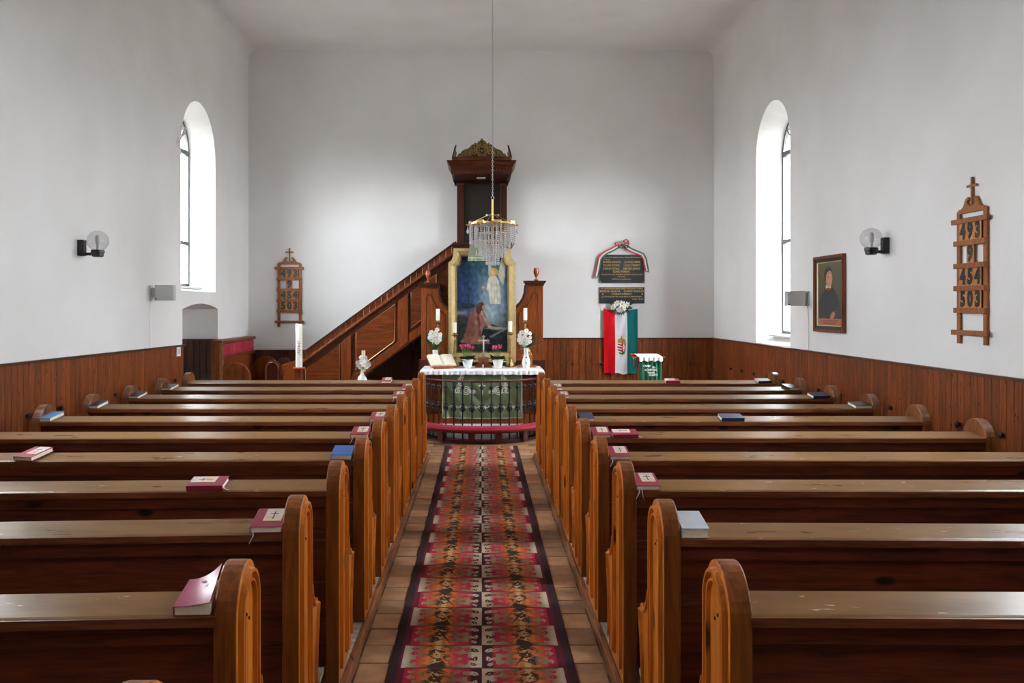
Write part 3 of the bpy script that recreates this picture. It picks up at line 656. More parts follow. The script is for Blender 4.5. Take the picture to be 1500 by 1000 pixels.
# carpet runner
CX, CY0, CY1, CW = .003, 2.6, 10.55, .455
BL = .27
cen_shift = lambda y: 0
def carpet_col(u, v):
    X = (u-.5)*2*CW; Y = CY0+v*(CY1-CY0)
    r = np.floor(Y/BL).astype(int); f = Y/BL-r               # f 0..1 along a block
    left = X < 0; ax = np.abs(X)
    par = ((r+left) % 2 == 0)
    h = np.clip(ax/.375, 0, 1.2)                              # 0 centre .. 1 outer edge
    stops = [0, .13, .16, .34, .46, .56, .66, .78, .91, 1.0]
    warm = np.array([(62, 24, 34), (62, 24, 34), (160, 34, 60), (172, 40, 66), (214, 100, 38), (228, 142, 40), (220, 128, 34), (204, 88, 36), (166, 30, 56), (160, 28, 54)])
    neut = np.array([(188, 172, 146), (188, 172, 146), (150, 132, 104), (128, 104, 78), (104, 80, 54), (88, 60, 40), (100, 74, 50), (124, 102, 76), (140, 122, 98), (184, 168, 144)])
    # centre of each half carries dark brown against cream
    A = np.stack([np.interp(h, stops, warm[:, k]) for k in range(3)], 1); B = np.stack([np.interp(h, stops, neut[:, k]) for k in range(3)], 1)
    mid = np.clip((.125-np.abs(h-.60))/.03, 0, 1)[:, None]
    A = A*(1-mid)+np.array((170, 108, 56))*mid; B = B*(1-mid)+np.array((62, 40, 34))*mid
    core = np.clip((.05-np.abs(h-.60))/.02, 0, 1)[:, None]; A = A*(1-core)+np.array((190, 152, 106))*core
    m = np.zeros(X.shape, bool)
    hx, fy = h*.375, f*.27                                     # metres inside the half block
    def bloom(cx, cy, r, lobes=6, hole=.28, amp=.2, ph=0):
        dx, dy = hx-cx, fy-cy; q = np.hypot(dx, dy*.92); th = np.arctan2(dy, dx); return (q < r*(1+amp*np.cos(lobes*th+ph))) & (q > r*hole)
    def lf(cx, cy, L, w_, ang, vein=True):
        a = math.radians(ang); x = (hx-cx)*math.cos(a)+(fy-cy)*math.sin(a); y = -(hx-cx)*math.sin(a)+(fy-cy)*math.cos(a); L = L*1.18; w_ = w_*1.15
        o_ = (np.abs(x) < L) & (np.abs(y) < w_*(1-(x/L)**2)); return o_ & ~((np.abs(y) < .0022) & (x < L*.4)) if vein else o_
    m |= bloom(.112, .105, .058)
    m |= lf(.070, .212, .026, .017, 35); m |= lf(.036, .205, .026, .015, 60); m |= lf(.034, .105, .026, .012, 100); m |= lf(.040, .040, .022, .011, 60)
    m |= lf(.125, .222, .030, .018, -35); m |= lf(.150, .17, .026, .012, -70)
    m |= seg(hx, fy, .13, .04, .175, .075) < .005
    m |= seg(hx, fy, .165, .03, .235, .20) < .006; m |= seg(hx, fy, .19, .09, .255, .05) < .005; m |= seg(hx, fy, .215, .15, .275, .11) < .0045
    m |= bloom(.222, .150, .032, 8, .42, .14); m |= lf(.200, .225, .034, .019, 20); m |= lf(.265, .225, .030, .016, -30); m |= lf(.245, .085, .026, .017, 70); m |= lf(.178, .175, .022, .013, 100)
    m |= (np.abs(hx-.225) < .038*(fy-.205)/.065) & (fy > .205) & (f < .98)
    m |= bloom(.292, .085, .048, 6, .26, .2, .5); m |= bloom(.338, .17, .019, 5, .3); m |= lf(.335, .225, .022, .015, 20); m |= lf(.290, .19, .026, .013, 60); m |= lf(.345, .075, .024, .011, 95)
    sel = m ^ par
    c = np.where(sel[:, None], B, A)
    outer = ax > .375
    step = outer & (ax < .395)
    c[outer] = (92, 24, 40); c[step & par] = (184, 170, 148); c[ax > .413] = (54, 34, 38)
    c[(ax < .375) & ((f < .018) | (f > .985))] = (84, 44, 42)
    rib = 1-.12*(np.sin(Y*2*math.pi/.011) > 0)
    return np.clip(c*rib[:, None], 0, 255)
cp = grid_obj('carpet_runner', lambda u, v: (CX+(u-.5)*2*CW, CY0+v*(CY1-CY0), .006+.0012*np.sin(v*90)*np.sin(u*3)), 168, 1420, carpet_col, M['vcloth'])
tag(cp, 'long striped carpet runner with floral blocks in crimson, orange and brown down the aisle', 'carpet')

# ------------------------------------------------------------------ lettering
def text_mb(txt, size, align='CENTER', ext=.0008, offset=0, sx=1):
    c = bpy.data.curves.new('t', 'FONT'); c.body = txt; c.size = size; c.align_x = align; c.align_y = 'CENTER'; c.extrude = ext; c.offset = offset; c.resolution_u = 2
    o = bpy.data.objects.new('t', c); col.objects.link(o); bpy.context.view_layer.update()
    me = bpy.data.meshes.new_from_object(o.evaluated_get(bpy.context.evaluated_depsgraph_get()))
    mb = MB(); mb.add([(v.co.x*sx, v.co.y, v.co.z) for v in me.vertices], [tuple(p.vertices) for p in me.polygons])
    bpy.data.objects.remove(o); bpy.data.curves.remove(c); bpy.data.meshes.remove(me)
    return mb
STAND = Matrix.Rotation(math.pi/2, 4, 'X')   # text lying in XY -> standing, facing -Y

# ------------------------------------------------------------------ hymn number boards (local: x across, z up, wall at y=0, face to -y)
def hymn_board(label, loc, rotz):
    t = thing('hymn_board', label, 'board', loc, (0, 0, rotz), 'hymn number boards')
    z0 = 1.488
    hw = .165
    for s in (-1, 1): obj('stile', MB().box(s*hw-.021, s*hw+.021, -.022, -.004, 0, .985), M['oak'], t, bevel=.002)
    zb = [.908, .745, .576, .410, .247, .082]
    hl = [.225, .195, .195, .195, .195, .225]
    for z, h in zip(zb, hl):
        obj('rail', MB().box(-h, h, -.044, -.022, z-.019, z+.019), M['oak'], t, bevel=.002)
    cr = [(-.165, .965), (.165, .965), (.165, .995), (.125, 1.0), (.10, 1.015), (.085, 1.045), (.066, 1.072), (.04, 1.080), (.026, 1.068), (.036, 1.058), (.052, 1.052), (.05, 1.036), (.034, 1.022), (.012, 1.012),
          (-.012, 1.012), (-.034, 1.022), (-.05, 1.036), (-.052, 1.052), (-.036, 1.058), (-.026, 1.068), (-.04, 1.080), (-.066, 1.072), (-.085, 1.045), (-.10, 1.015), (-.125, 1.0), (-.165, .995)]
    obj('crest', MB().prism(cr, 'y', -.024, -.006), M['oak'], t, bevel=.0015)
    obj('cross', MB().box(-.010, .010, -.022, -.006, 1.0, 1.222).box(-.062, .062, -.022, -.008, 1.150, 1.167), M['oak'], t, bevel=.0015)
    for z, digs in ((.826, '493'), (.660, ' 9 '), (.493, '454'), (.328, '503')):
        for k, ch in enumerate(digs):
            if ch == ' ': continue
            x = (k-1)*.092
            c = obj('number_card', MB().box(-.045, .045, -.030, -.024, -.066, .066), M['card'], t, (x, 0, z))
            obj('numeral', text_mb(ch, .158, offset=.0095, sx=.82).xf(Matrix.Translation((0, -.0308, 0)) @ STAND), M['black'], c)
        if digs != ' 9 ':
            obj('card_stop', MB().box(.139, .146, -.032, -.022, z-.07, z+.07), M['dark'], t)
    index_kids(t); return t
hymn_board('wooden hymn number board reading 493 9 454 503 on the right wall', (W, 6.083, 1.488), -math.pi/2)
hymn_board('smaller looking hymn number board on the far wall, above the tall white candle', (P(424.4, 450, D).x, D, P(0, 479, D).z), 0)

# ------------------------------------------------------------------ globe wall lamps
def wall_lamp(label, s, d, z, off):
    t = thing('wall_lamp', label, 'lamp', (s*W, d, z), (0, 0, 0), 'globe wall lamps')
    x = lambda a: -s*a
    obj('wall_box', MB().box(x(0), x(.055), -.035, .035, -.03, .115), M['black'], t, bevel=.008)
    obj('arm', MB().box(x(.05), x(off-.03), -.014, .014, -.024, .002), M['black'], t, bevel=.003)
    cup = obj('cup', MB().lathe([(.040, -.038), (.050, -.03), (.052, -.005), (.058, .0), (.058, .022), (.050, .026)], 20, (x(off), 0, 0)), M['black'], t, smooth=True)
    obj('globe', MB().ball((x(off), 0, .106), .093, 28, 18), M['smoke'], t, smooth=True)
    b = obj('bulb', MB().lathe([(.014, .02), (.014, .07), (.02, .08), (.022, .13), (.016, .155), (.004, .16)], 12, (x(off), 0, 0)), M['bulb'], t, smooth=True)
    return t
wall_lamp('clear globe lamp on black bracket on the left wall', -1, 7.45, 2.245, .17)
wall_lamp('clear globe lamp on black bracket on the right wall above the framed portrait', 1, 7.37, 2.26, .15)

# ------------------------------------------------------------------ wall speakers
def speaker(label, s, xa, xb, y0, y1, d, cordz, cx):
    a, b = P(xa, y1, d), P(xb, y0, d)
    t = thing('wall_speaker', label, 'speaker', (s*W, d, (a.z+b.z)/2), (0, 0, 0), 'wall speakers')
    lx0, lx1 = min(a.x, b.x)-s*W, max(a.x, b.x)-s*W; h = (b.z-a.z)/2
    obj('cabinet', MB().box(lx0, lx1, .006, .10, -h, h), M['lgrey'], t, bevel=.006)
    obj('grille', MB().box(lx0+.008, lx1-.008, 0, .007, -h+.008, h-.008), M['grey'], t, bevel=.002)
    obj('badge', MB().box((lx0+.012) if s < 0 else (lx0+.01), (lx0+.026) if s < 0 else (lx0+.024), -.001, .001, -h+.01, -h+.024), M['black'], t)
    obj('bracket', MB().box(0, (lx0 if s < 0 else lx1), .04, .08, -.05, .05).box(0, -s*.015, .02, .10, -.08, .08), M['grey'], t, bevel=.003)
    obj('cord', MB().tube([(-s*.02, .05, -.07), (-s*.008, .04, -.12), (-s*.006, .02, -.3), (-s*.006, .03, cordz-(a.z+b.z)/2)], .0035, 6), M['white'], t)
    return t
speaker('grey wall speaker on the left wall with white cord, below the left window', -1, 226, 253, 417, 440, 9.0, 1.31, 227)
speaker('grey wall speaker on the right wall between the window and the portrait', 1, 1154, 1181, 426, 448, 9.12, 1.29, 1180)

# ------------------------------------------------------------------ framed portrait on the right wall
t = thing('framed_portrait', 'framed half length portrait of a dark robed person on the right wall', 'picture', (W, 8.57, 1.895), (0, 0, -math.pi/2))
hw, hh = .36, .395
def ring(o_, i_, y0, y1, yi):    # bevelled frame between two outlines with the same number of points (x,z)
    n = len(o_); vs = [(p[0], y1, p[1]) for p in o_]+[(p[0], y0, p[1]) for p in o_]+[(p[0], yi, p[1]) for p in i_]+[(p[0], y1, p[1]) for p in i_]; fs = []
    for k in range(3): fs += [(k*n+i, k*n+(i+1) % n, (k+1)*n+(i+1) % n, (k+1)*n+i) for i in range(n)]
    fs += [(3*n+i, 3*n+(i+1) % n, (i+1) % n, i) for i in range(n)]
    return MB().add(vs, fs)
rect = lambda a, b: [(-a, -b), (a, -b), (a, b), (-a, b)]
obj('frame', ring(rect(hw, hh), rect(hw-.028, hh-.028), -.045, -.002, -.038), M['stairz'], t, bevel=.002)
obj('black_slip', ring(rect(hw-.028, hh-.028), rect(hw-.062, hh-.062), -.034, -.004, -.026), M['iron'], t)
obj('gilt_slip', ring(rect(hw-.062, hh-.062), rect(hw-.072, hh-.072), -.026, -.004, -.020), M['goldline'], t)
def portrait(u, v):
    n = rng.rand(u.size, 1)*8-4
    c = np.zeros((u.size, 3)); c[:] = (84, 84, 58); c += (v[:, None]-.5)*np.array([(22, 20, 12)])
    robe = inpoly(u, v, [(.04, .11), (.04, .40), (.16, .50), (.30, .58), (.42, .63), (.58, .62), (.72, .55), (.86, .42), (.93, .26), (.96, .11)])
    c[robe] = (46, 50, 54); c[robe & (seg(u, v, .42, .55, .34, .15) < .012)] = (30, 33, 36); c[robe & (seg(u, v, .62, .56, .70, .2) < .012)] = (32, 35, 38)
    c[ell(u, v, .44, .61, .115, .05) < 1] = (214, 210, 200); c[ell(u, v, .44, .575, .10, .022) < 1] = (150, 52, 40)
    c[(ell(u, v, .43, .80, .17, .135) < 1)] = (44, 38, 32); c[ell(u, v, .47, .745, .135, .135) < 1] = (196, 134, 102); c[ell(u, v, .51, .72, .08, .09) < 1] = (210, 152, 118)
    c[inpoly(u, v, [(.30, .86), (.34, .90), (.44, .925), (.56, .90), (.60, .86), (.50, .865), (.40, .85), (.35, .80)])] = (44, 38, 32)
    c[ell(u, v, .43, .765, .022, .008) < 1] = (50, 36, 30); c[ell(u, v, .55, .765, .022, .008) < 1] = (50, 36, 30); c[seg(u, v, .50, .765, .515, .71) < .008] = (160, 100, 74); c[ell(u, v, .50, .665, .035, .008) < 1] = (150, 76, 62)
    c[ell(u, v, .62, .16, .11, .05, 20) < 1] = (196, 132, 104); c[ell(u, v, .80, .22, .10, .06, 30) < 1] = (62, 68, 76)
    b = v < .105; c[b] = (176, 112, 78)
    for k, y in enumerate((.075, .052, .029)): c[b & (np.abs(v-y) < .006) & (u > .12+.05*k) & (u < .88-.06*k) & (np.sin(u*170+k*2) > -.5)] = (110, 58, 44)
    return np.clip(c+n, 0, 255)
cv = grid_obj('canvas', lambda u, v: ((u-.5)*2*(hw-.07), -.012+0*u, (v-.5)*2*(hh-.07)), 120, 132, portrait, M['varnish'], t, .004)

# ------------------------------------------------------------------ memorial plaques, ribbon, lilies, flag
def plaque(label, x0, x1, y0, y1, lines, studs):
    a, b = P(x0, y1, D), P(x1, y0, D); cx, cz = (a.x+b.x)/2, (a.z+b.z)/2; w2, h2 = (b.x-a.x)/2, (b.z-a.z)/2
    t = thing('memorial_plaque', label, 'plaque', (cx, D, cz), group='memorial plaques')
    obj('slab', MB().box(-w2, w2, -.025, -.003, -h2, h2), M['granite'], t, bevel=.002)
    k = 2*h2/(y1-y0)
    mb = MB()
    for (tx, xc, yc, hpx, wpx) in lines:
        m_ = text_mb(tx, hpx*k*1.45, offset=.0006); xs = [v[0] for v in m_.v]; wd = max(xs)-min(xs); f = wpx*k/wd; c0 = (max(xs)+min(xs))/2
        m_.v = [((v[0]-c0)*f, v[1], v[2]) for v in m_.v]
        m_.xf(Matrix.Translation(((xc-(x0+x1)/2)*k, -.0258, -(yc-(y0+y1)/2)*k)) @ STAND); mb.add(m_.v, m_.f)
    obj('inscription', mb, M['gold'], t)
    for (xc, yc) in studs:
        obj('stud', MB().lathe([(.010, 0), (.010, .004), (.005, .007)], 12), M['silver'], t, ((xc-(x0+x1)/2)*k, -.025, -(yc-(y0+y1)/2)*k), (math.pi/2, 0, 0))
    return t
plaque('larger upper dark granite memorial plaque with gilt names, right of the altar', 877.5, 943.7, 373, 414.2,
    [('1914-1918 világháborúban elesett hősi halottaink', 912, 377.0, 1.5, 56), ('emlékére', 888.5, 380.0, 1.3, 10), ('BOZÓKI SÁNDOR', 896, 383.8, 2.9, 26), ('JUHÁSZ IMRE', 925.5, 383.8, 2.9, 23),
     ('SALVÁD ISTVÁN', 895, 388.7, 2.9, 24), ('LUKÁCS FERENC', 925.3, 388.7, 2.9, 24), ('DORNYI GYULA', 895, 393.5, 2.9, 24), ('MESTER JÁNOS', 925, 393.5, 2.9, 24), ('SZABÓ FERENC', 910, 398, 2.7, 25),
     ('MEGHALTAK, HOGY MI ÉLJÜNK, EMLÉKÜK LEGYEN ÁLDOTT', 911, 402.0, 1.4, 62), ('1914-18', 910, 405.3, 1.3, 11), ('Állíttatta a gyülekezet', 910, 408.8, 1.5, 28)],
    [(879.3, 412.4), (941.8, 412.4), (941.8, 375)])
plaque('smaller lower dark granite memorial plaque behind the white lilies', 877.5, 943.7, 420.5, 444.5,
    [('A II. VILÁGHÁBORÚBAN ELESETT HŐSI HALOTTAINK', 910.5, 422.8, 1.7, 62), ('BENEDEK SÁNDOR', 893.5, 426.7, 2.7, 30), ('DORNYI ANDRÁS', 928, 426.7, 2.7, 29), ('DORNYI KÁROLY', 910.5, 430.7, 2.5, 29),
     ('„A TI NEVETEK FEL VAN ÍRVA A MENNYBEN”', 910.5, 434.5, 1.6, 60), ('LUK. 10:20.', 934, 438, 1.5, 16)],
    [(882.5, 430.6), (940.2, 430.6)])
t = thing('tricolour_ribbon', 'red white and green bow and ribbon draped over the upper memorial plaque', 'ribbon', tuple(P(911, 375, D-.04)))
o0 = P(911, 375, D-.04)
def rb(path, name='tail'):
    for k, m in enumerate(('tri_r', 'tri_w', 'tri_g')):
        mb = MB(); n = len(path); vs = []
        for i, p in enumerate(path):
            a = Vector(path[max(i-1, 0)]); b = Vector(path[min(i+1, n-1)]); tt = (b-a).normalized(); nn = Vector((-tt.y, tt.x))
            if nn.x > 0 or (abs(nn.x) < .2 and nn.y > 0): nn = -nn
            for (q, dy) in ((1.6, 0), (.55, 0)):
                off = (q-1.07*k)*2.0; pp = Vector(p)+nn*off; w_ = P(pp.x, pp.y, D-.045-.01*math.sin(i*1.7))-o0; vs += [tuple(w_), tuple(w_+Vector((0, .004, 0)))]
        fs = []
        for i in range(n-1): a = 4*i; b = a+4; fs += [(a, b, b+2, a+2), (a+1, a+3, b+3, b+1), (a, a+1, b+1, b), (a+2, b+2, b+3, a+3)]
        fs += [(0, 2, 3, 1), (4*n-4, 4*n-3, 4*n-1, 4*n-2)]
        obj(name, mb.add(vs, fs), M[m], t)
rb([(908, 359), (903, 362), (896, 366), (889, 369), (882, 374), (878.5, 379), (877, 388), (875, 398), (873.5, 405)])
rb([(914, 359), (919, 363), (926, 367), (934, 370), (941, 373), (944.5, 379), (946, 388), (948, 397)])
for (x, y) in ((874, 405.5), (948.5, 397.5)): q = P(x, y, D-.045)-o0; obj('gold_fringe', MB().box(q.x-.028, q.x+.028, q.y-.006, q.y+.004, q.z-.012, q.z+.006), M['gilt'], t)
for k, (cx, cy, rx, ry, m) in enumerate([(905.5, 357, 4.5, 2.6, 'tri_r'), (910, 355.5, 4.2, 3, 'tri_w'), (917, 353.5, 3.4, 3.2, 'tri_r'), (918, 357, 3.2, 2.2, 'tri_r'), (913, 358, 4.2, 2.5, 'tri_w'), (909.5, 361, 3.6, 2.2, 'tri_g'), (918, 361, 3, 1.8, 'tri_g'), (912, 359, 1.6, 1.6, 'tri_r')]):
    path = [P(cx+rx*math.cos(a), cy+ry*math.sin(a), D-.05-.012*math.sin(2*a)-k*.003)-o0 for a in [2*math.pi*i/14 for i in range(14)]]
    obj('bow_loop', MB().tube(path, .014, 6, closed=True, flat=.4), M[m], t, smooth=True)
def flower_head(c, r, nrm, npet, petal_m, parent, eye=True, cup=.25, name='flower_head', pw_=.35, seed=0):
    mb = MB(); z = Vector(nrm).normalized(); x = z.orthogonal().normalized(); y = z.cross(x); rr = random.Random(seed)
    for ringi, (rl, cu) in enumerate(((1, cup), (.68, cup+.35))):
        for k in range(npet):
            a = 2*math.pi*(k+.5*ringi)/npet+rr.uniform(-.1, .1); d = x*math.cos(a)+y*math.sin(a); q = z.cross(d); L = r*rl*rr.uniform(.9, 1.08)
            pts = [Vector((0, 0, 0)), d*L*.55+q*L*pw_*.55+z*L*cu*.45, d*L*.9+q*L*pw_*.4+z*L*cu*.75, d*L+z*L*cu*.7, d*L*.9-q*L*pw_*.4+z*L*cu*.75, d*L*.55-q*L*pw_*.55+z*L*cu*.45]
            up = [Vector(c)+p+z*.0012 for p in pts]; dn = [Vector(c)+p-z*.0012 for p in pts]; n = 6
            mb.add(up+dn, [tuple(range(n)), tuple(range(n, 2*n))[::-1]]+[(i, (i+1) % n, n+(i+1) % n, n+i) for i in range(n)])
    h = obj(name, mb, petal_m, parent)
    if eye: obj('flower_eye', MB().ball(tuple(Vector(c)+z*r*.22), r*.2, 8, 6), M['yolk'], h, smooth=True)
    return h
def leaf(mb, c, d, L, w, up=Vector((0, 0, 1))):
    d = Vector(d).normalized(); q = d.cross(up)
    if q.length < .01: q = Vector((1, 0, 0))
    q.normalize(); nz = q.cross(d); c = Vector(c)
    pts = [c, c+d*L*.35+q*w/2, c+d*L*.7+q*w*.38-nz*L*.05, c+d*L-nz*L*.14, c+d*L*.7-q*w*.38-nz*L*.05, c+d*L*.35-q*w/2]
    m_ = c+d*L*.5-nz*w*.25
    mb.add(pts+[m_, c-nz*.002], [(0, 1, 6), (1, 2, 6), (2, 3, 6), (3, 4, 6), (4, 5, 6), (5, 0, 6), (0, 6, 7)])
t = thing('lily_spray', 'spray of white lilies with green leaves fixed above the flag', 'flowers', tuple(P(910, 448, D-.05)))
o0 = P(910, 448, D-.05)
for k, (x, y, r) in enumerate([(898.5, 449.5, .048), (904, 443.5, .048), (911.5, 445.5, .062), (918.5, 446, .05), (906.5, 453.5, .05), (914, 452, .04), (910, 455, .036), (901.5, 446.5, .04)]):
    q = P(x, y, D-.10-.02*(k % 3))-o0; flower_head(q, r, (random.uniform(-.4, .4), -1, random.uniform(-.2, .5)), 6, M['petalw'], t, True, .2, seed=k, pw_=.5)
mb = MB()
for k in range(34):
    a = random.uniform(0, 6.28); q = P(909.5+10*math.cos(a)*random.uniform(.3, .9), 448.5+6*math.sin(a)*random.uniform(.2, .8), D-.07)-o0; leaf(mb, q, (math.cos(a), -.5, -math.sin(a)*.9), .10, .034, Vector((0, -1, .2)))
obj('foliage', mb, M['leaf'], t)
obj('holder', MB().box(-.03, .03, .0, .048, -.03, .03), M['leaf'], t)

def flag_col(u, v):
    c = np.zeros((u.size, 3)); c[:] = (226, 226, 232); c[u < .335] = (206, 16, 28); c[u > .685] = (22, 104, 104)
    # coat of arms
    X = (u-.5)*.533/.505*10/5.33; sx = (u-.52)/.125; sy = (v-.455)/.14    # -1..1 box of the emblem
    patch = (np.abs(sx) < 1.25) & (np.abs(sy) < 1.25) & ~((u < .335) | (u > .685)); c[patch] = (224, 218, 204)
    sh = (np.abs(sx) < .92) & (sy < .30) & (sy > -1.0) & ((sy > -.55) | (ell(sx, sy, 0, -.55, .92, .5) < 1))
    strip = (np.floor((sy+1.0)/.165).astype(int) % 2 == 0)
    left = sx < .12
    c[sh & left & strip] = (176, 24, 50); c[sh & left & ~strip] = (226, 220, 214); c[sh & ~left] = (180, 26, 48)
    c[sh & ~left & (ell(sx, sy, .5, -.95, .62, .38) < 1)] = (40, 120, 76); c[sh & ~left & ((np.abs(sx-.52) < .09) | ((np.abs(sy+.06) < .05) & (np.abs(sx-.52) < .26)) | ((np.abs(sy+.28) < .05) & (np.abs(sx-.52) < .33))) & (sy > -.62)] = (232, 230, 226)
    cr = (ell(sx, sy, 0, .42, .98, .42) < 1) & (sy > .28); c[cr] = (184, 150, 96); c[cr & (np.sin(sx*17)*np.sin(sy*25) > .25)] = (112, 116, 70)
    c[(np.abs(sy-.29) < .05) & (np.abs(sx) < .95)] = (190, 120, 84)
    c[(np.abs(sx) < .07) & (sy > .8) & (sy < 1.08)] = (96, 90, 70); c[(np.abs(sy-.98) < .03) & (np.abs(sx) < .2)] = (96, 90, 70)
    return c
fa, fb = P(884.5, 547, D-.06), P(934, 452, D-.06)
def flag_shape(u, v):
    sag = .045*np.abs(u-.5)**0*(v > .0)*0
    x = fa.x+(fb.x-fa.x)*u; top = fb.z-.045*(1-np.abs(2*u-1)); bot = fa.z+.01*np.sin(u*19)+.008*np.sin(u*7)
    z = bot+(top-bot)*v
    y = D-.065+.012*np.sin(u*14+2.5*v)*(.4+.6*(1-v))+.010*np.sin(u*23-v*9+1)*(1-np.abs(2*u-1))-.01*np.sin(v*4)
    return x, y, z
flg = grid_obj('flag', flag_shape, 100, 200, flag_col, M['vflag'], None, .003)
tag(flg, 'hanging red white and green flag with a crowned shield emblem, below the plaques', 'flag')

# ------------------------------------------------------------------ green draped lectern on the right
d = 11.0; a, b = P(936, 560, d), P(967.5, 526, d); cx = (a.x+b.x)/2
t = thing('lectern', 'small wooden reading desk with green and white cloths, before the far wall', 'lectern', (cx, d, 0))
zt = P(0, 524, d).z; hw = (b.x-a.x)/2
tl = math.radians(4)
obj('column', MB().box(-.045, .045, .12, .20, .05, zt-.06), M['oak'], t, bevel=.004)
obj('foot', MB().box(-.2, .2, .0, .32, 0, .05), M['oak'], t, bevel=.006)
obj('desk_top', MB().box(-.185, .175, -.02, .34, -.02, .0), M['boxwood'], t, (0, 0, zt-.01), (tl, 0, 0), bevel=.004)
for s_ in (-1, 1): obj('top_rod', MB().tube([(-.20, 0, 0), (.20, 0, 0)], .014, 8), M['turned'], t, (0, -.01 if s_ < 0 else .30, zt+(.004 if s_ < 0 else .025)), smooth=True)
def green(u, v):
    c = np.zeros((u.size, 3)); c[:] = (34, 112, 82); c += (np.sin(u*34)*10)[:, None]*0
    return c
gz = P(0, 556, d).z
g = grid_obj('lectern_cloth', lambda u, v: (cx-hw+2*hw*u, d-.055+.014*np.sin(u*31)*(1-.2*v)+.0*u, .42+(zt-.03-.42)*v), 90, 30, green, M['vsatin'], None, .003)
tag(g, 'green pleated cloth with white lettering hanging over the small reading desk', 'cloth')
for (tx, xx, yy, hp, wp) in (('URAM', 946, 535.4, 2.8, 10), ('ÉN', 956.3, 537.4, 2.2, 4.5), ('KÖVETLEK', 951.8, 541.2, 3.0, 17.5), ('téged', 952, 544.9, 1.8, 10), ('SEGÍTS', 955.3, 548.5, 2.8, 13)):
    m_ = text_mb(tx, hp*d/F*1.45, offset=.0012); xs = [v[0] for v in m_.v]; f = wp*d/F/(max(xs)-min(xs)); c0 = (max(xs)+min(xs))/2
    m_.v = [((v[0]-c0)*f, v[1], v[2]) for v in m_.v]; q = P(xx, yy, d); m_.xf(Matrix.Translation((q.x, d-.073, q.z)) @ STAND)
    obj('lettering', m_, M['white'], g)
def lace(u, v): c = np.zeros((u.size, 3)); c[:] = (238, 238, 240); c[(np.sin(u*60)*np.sin(v*24) > .75)] = (206, 206, 216); return c
hwl = hw+.012
def lshape(u, v):
    z = np.where(v > .45, zt+.005+(v-.45)/.55*.022, zt+.005-(.45-v)/.45*(.055+.008*np.sin(u*22)))
    y = np.where(v > .45, d-.045+(v-.45)/.55*.32, d-.080-.004*np.sin(u*30)); return cx-hwl+2*hwl*u, y, z+.012
g2 = grid_obj('lace_cloth', lshape, 60, 20, lace, M['v'], None, .003)
tag(g2, 'white lace cloth over the top of the small reading desk', 'cloth')
def gw(u, v): c = np.zeros((u.size, 3)); c[:] = (196, 178, 184); return c
g3 = grid_obj('hanging_napkin', lambda u, v: (P(928+8*0, 0, d).x+.076*u+.0*v, d+.02+.25*u+.01*np.sin(v*9), P(0, 538, d).z+(.125)*v-.02*u), 12, 12, gw, M['v'], None, .003)
tag(g3, 'pale pink napkin hanging from the left edge of the small reading desk', 'cloth')

# ------------------------------------------------------------------ choir stall with red cushions along the left wall
t = thing('choir_stall', 'tall backed wooden stall with crimson back cushions in the left corner', 'bench', (-3.45, 11.1, 0))
L0 = -0.02; L1 = 1.60
obj('back_panel', MB().box(-.145, -.03, L0, L1, .0, 1.30), M['stairz'], t, bevel=.003)
obj('top_rail', MB().box(-.15, .01, L0-.02, L1+.01, 1.275, 1.318), M['stair'], t, bevel=.006)
obj('front_stile', MB().box(-.03, .012, L0-.02, L0+.035, .0, 1.275), M['kerb'], t, bevel=.003)
for k in range(3):
    obj('back_cushion', MB().box(-.028, .004, L0+.05+k*.50, L0+.54+k*.50, 1.10, 1.262), M['red'], t, bevel=.012, seg=3)
obj('lower_rail', MB().box(-.03, .008, L0, L1, 1.06, 1.10), M['stair'], t, bevel=.003)
obj('seat', MB().box(-.03, .42, L0, L1, .42, .45), M['stair'], t, bevel=.004)
obj('seat_box', MB().box(.36, .39, L0, L1, 0, .42), M['stair'], t)
def arch_end(w_, zt_, n=12, z0=0): return [(0, z0), (w_, z0)]+[(w_/2+w_/2*math.cos(math.pi*i/n), zt_-w_/2+w_/2*math.sin(math.pi*i/n)) for i in range(n+1)]
obj('end_panel', MB().prism([(p[0]-.02, p[1]) for p in arch_end(.40, 1.02)], 'y', -.02, .02), M['stairz'], t, bevel=.008)
obj('end_panel', MB().prism([(p[0]-.02, p[1]) for p in arch_end(.40, 1.02)], 'y', L1-.08, L1-.04), M['stairz'], t, bevel=.008)
# prayer desk with an arched end
q = P(387, 528, 11.55)
t = thing('prayer_desk', 'low wooden desk with arched end and slanting side, left of the tall candle', 'desk', (q.x, 11.55, 0))
ae = arch_end(.222, q.z, 16)
e = obj('end_panel', MB().prism(ae, 'y', 0, .045), M['dark'], t, bevel=.006)
arc = [(.024, 0, .1)]+[(.111-.087*math.cos(math.pi*i/14), 0, q.z-.111+.087*math.sin(math.pi*i/14)) for i in range(15)]+[(.198, 0, .1)]
obj('moulding', MB().tube(arc, .011, 6), M['stairz'], e, smooth=True)
obj('side_board', MB().add([(.215, .05, .05), (.215, .66, .05), (.26, .66, .05), (.26, .05, .05), (.23, .05, .955), (.275, .66, .975), (.30, .66, .975), (.255, .05, .955)], [(0,1,2,3),(4,7,6,5),(0,3,7,4),(1,5,6,2),(0,4,5,1),(3,2,6,7)]), M['retable'], t, bevel=.004)
obj('far_end_panel', MB().prism(ae, 'y', .66, .70), M['dark'], t, bevel=.006)
obj('desk_board', MB().box(.02, .21, .04, .66, .80, .82), M['stair'], t)
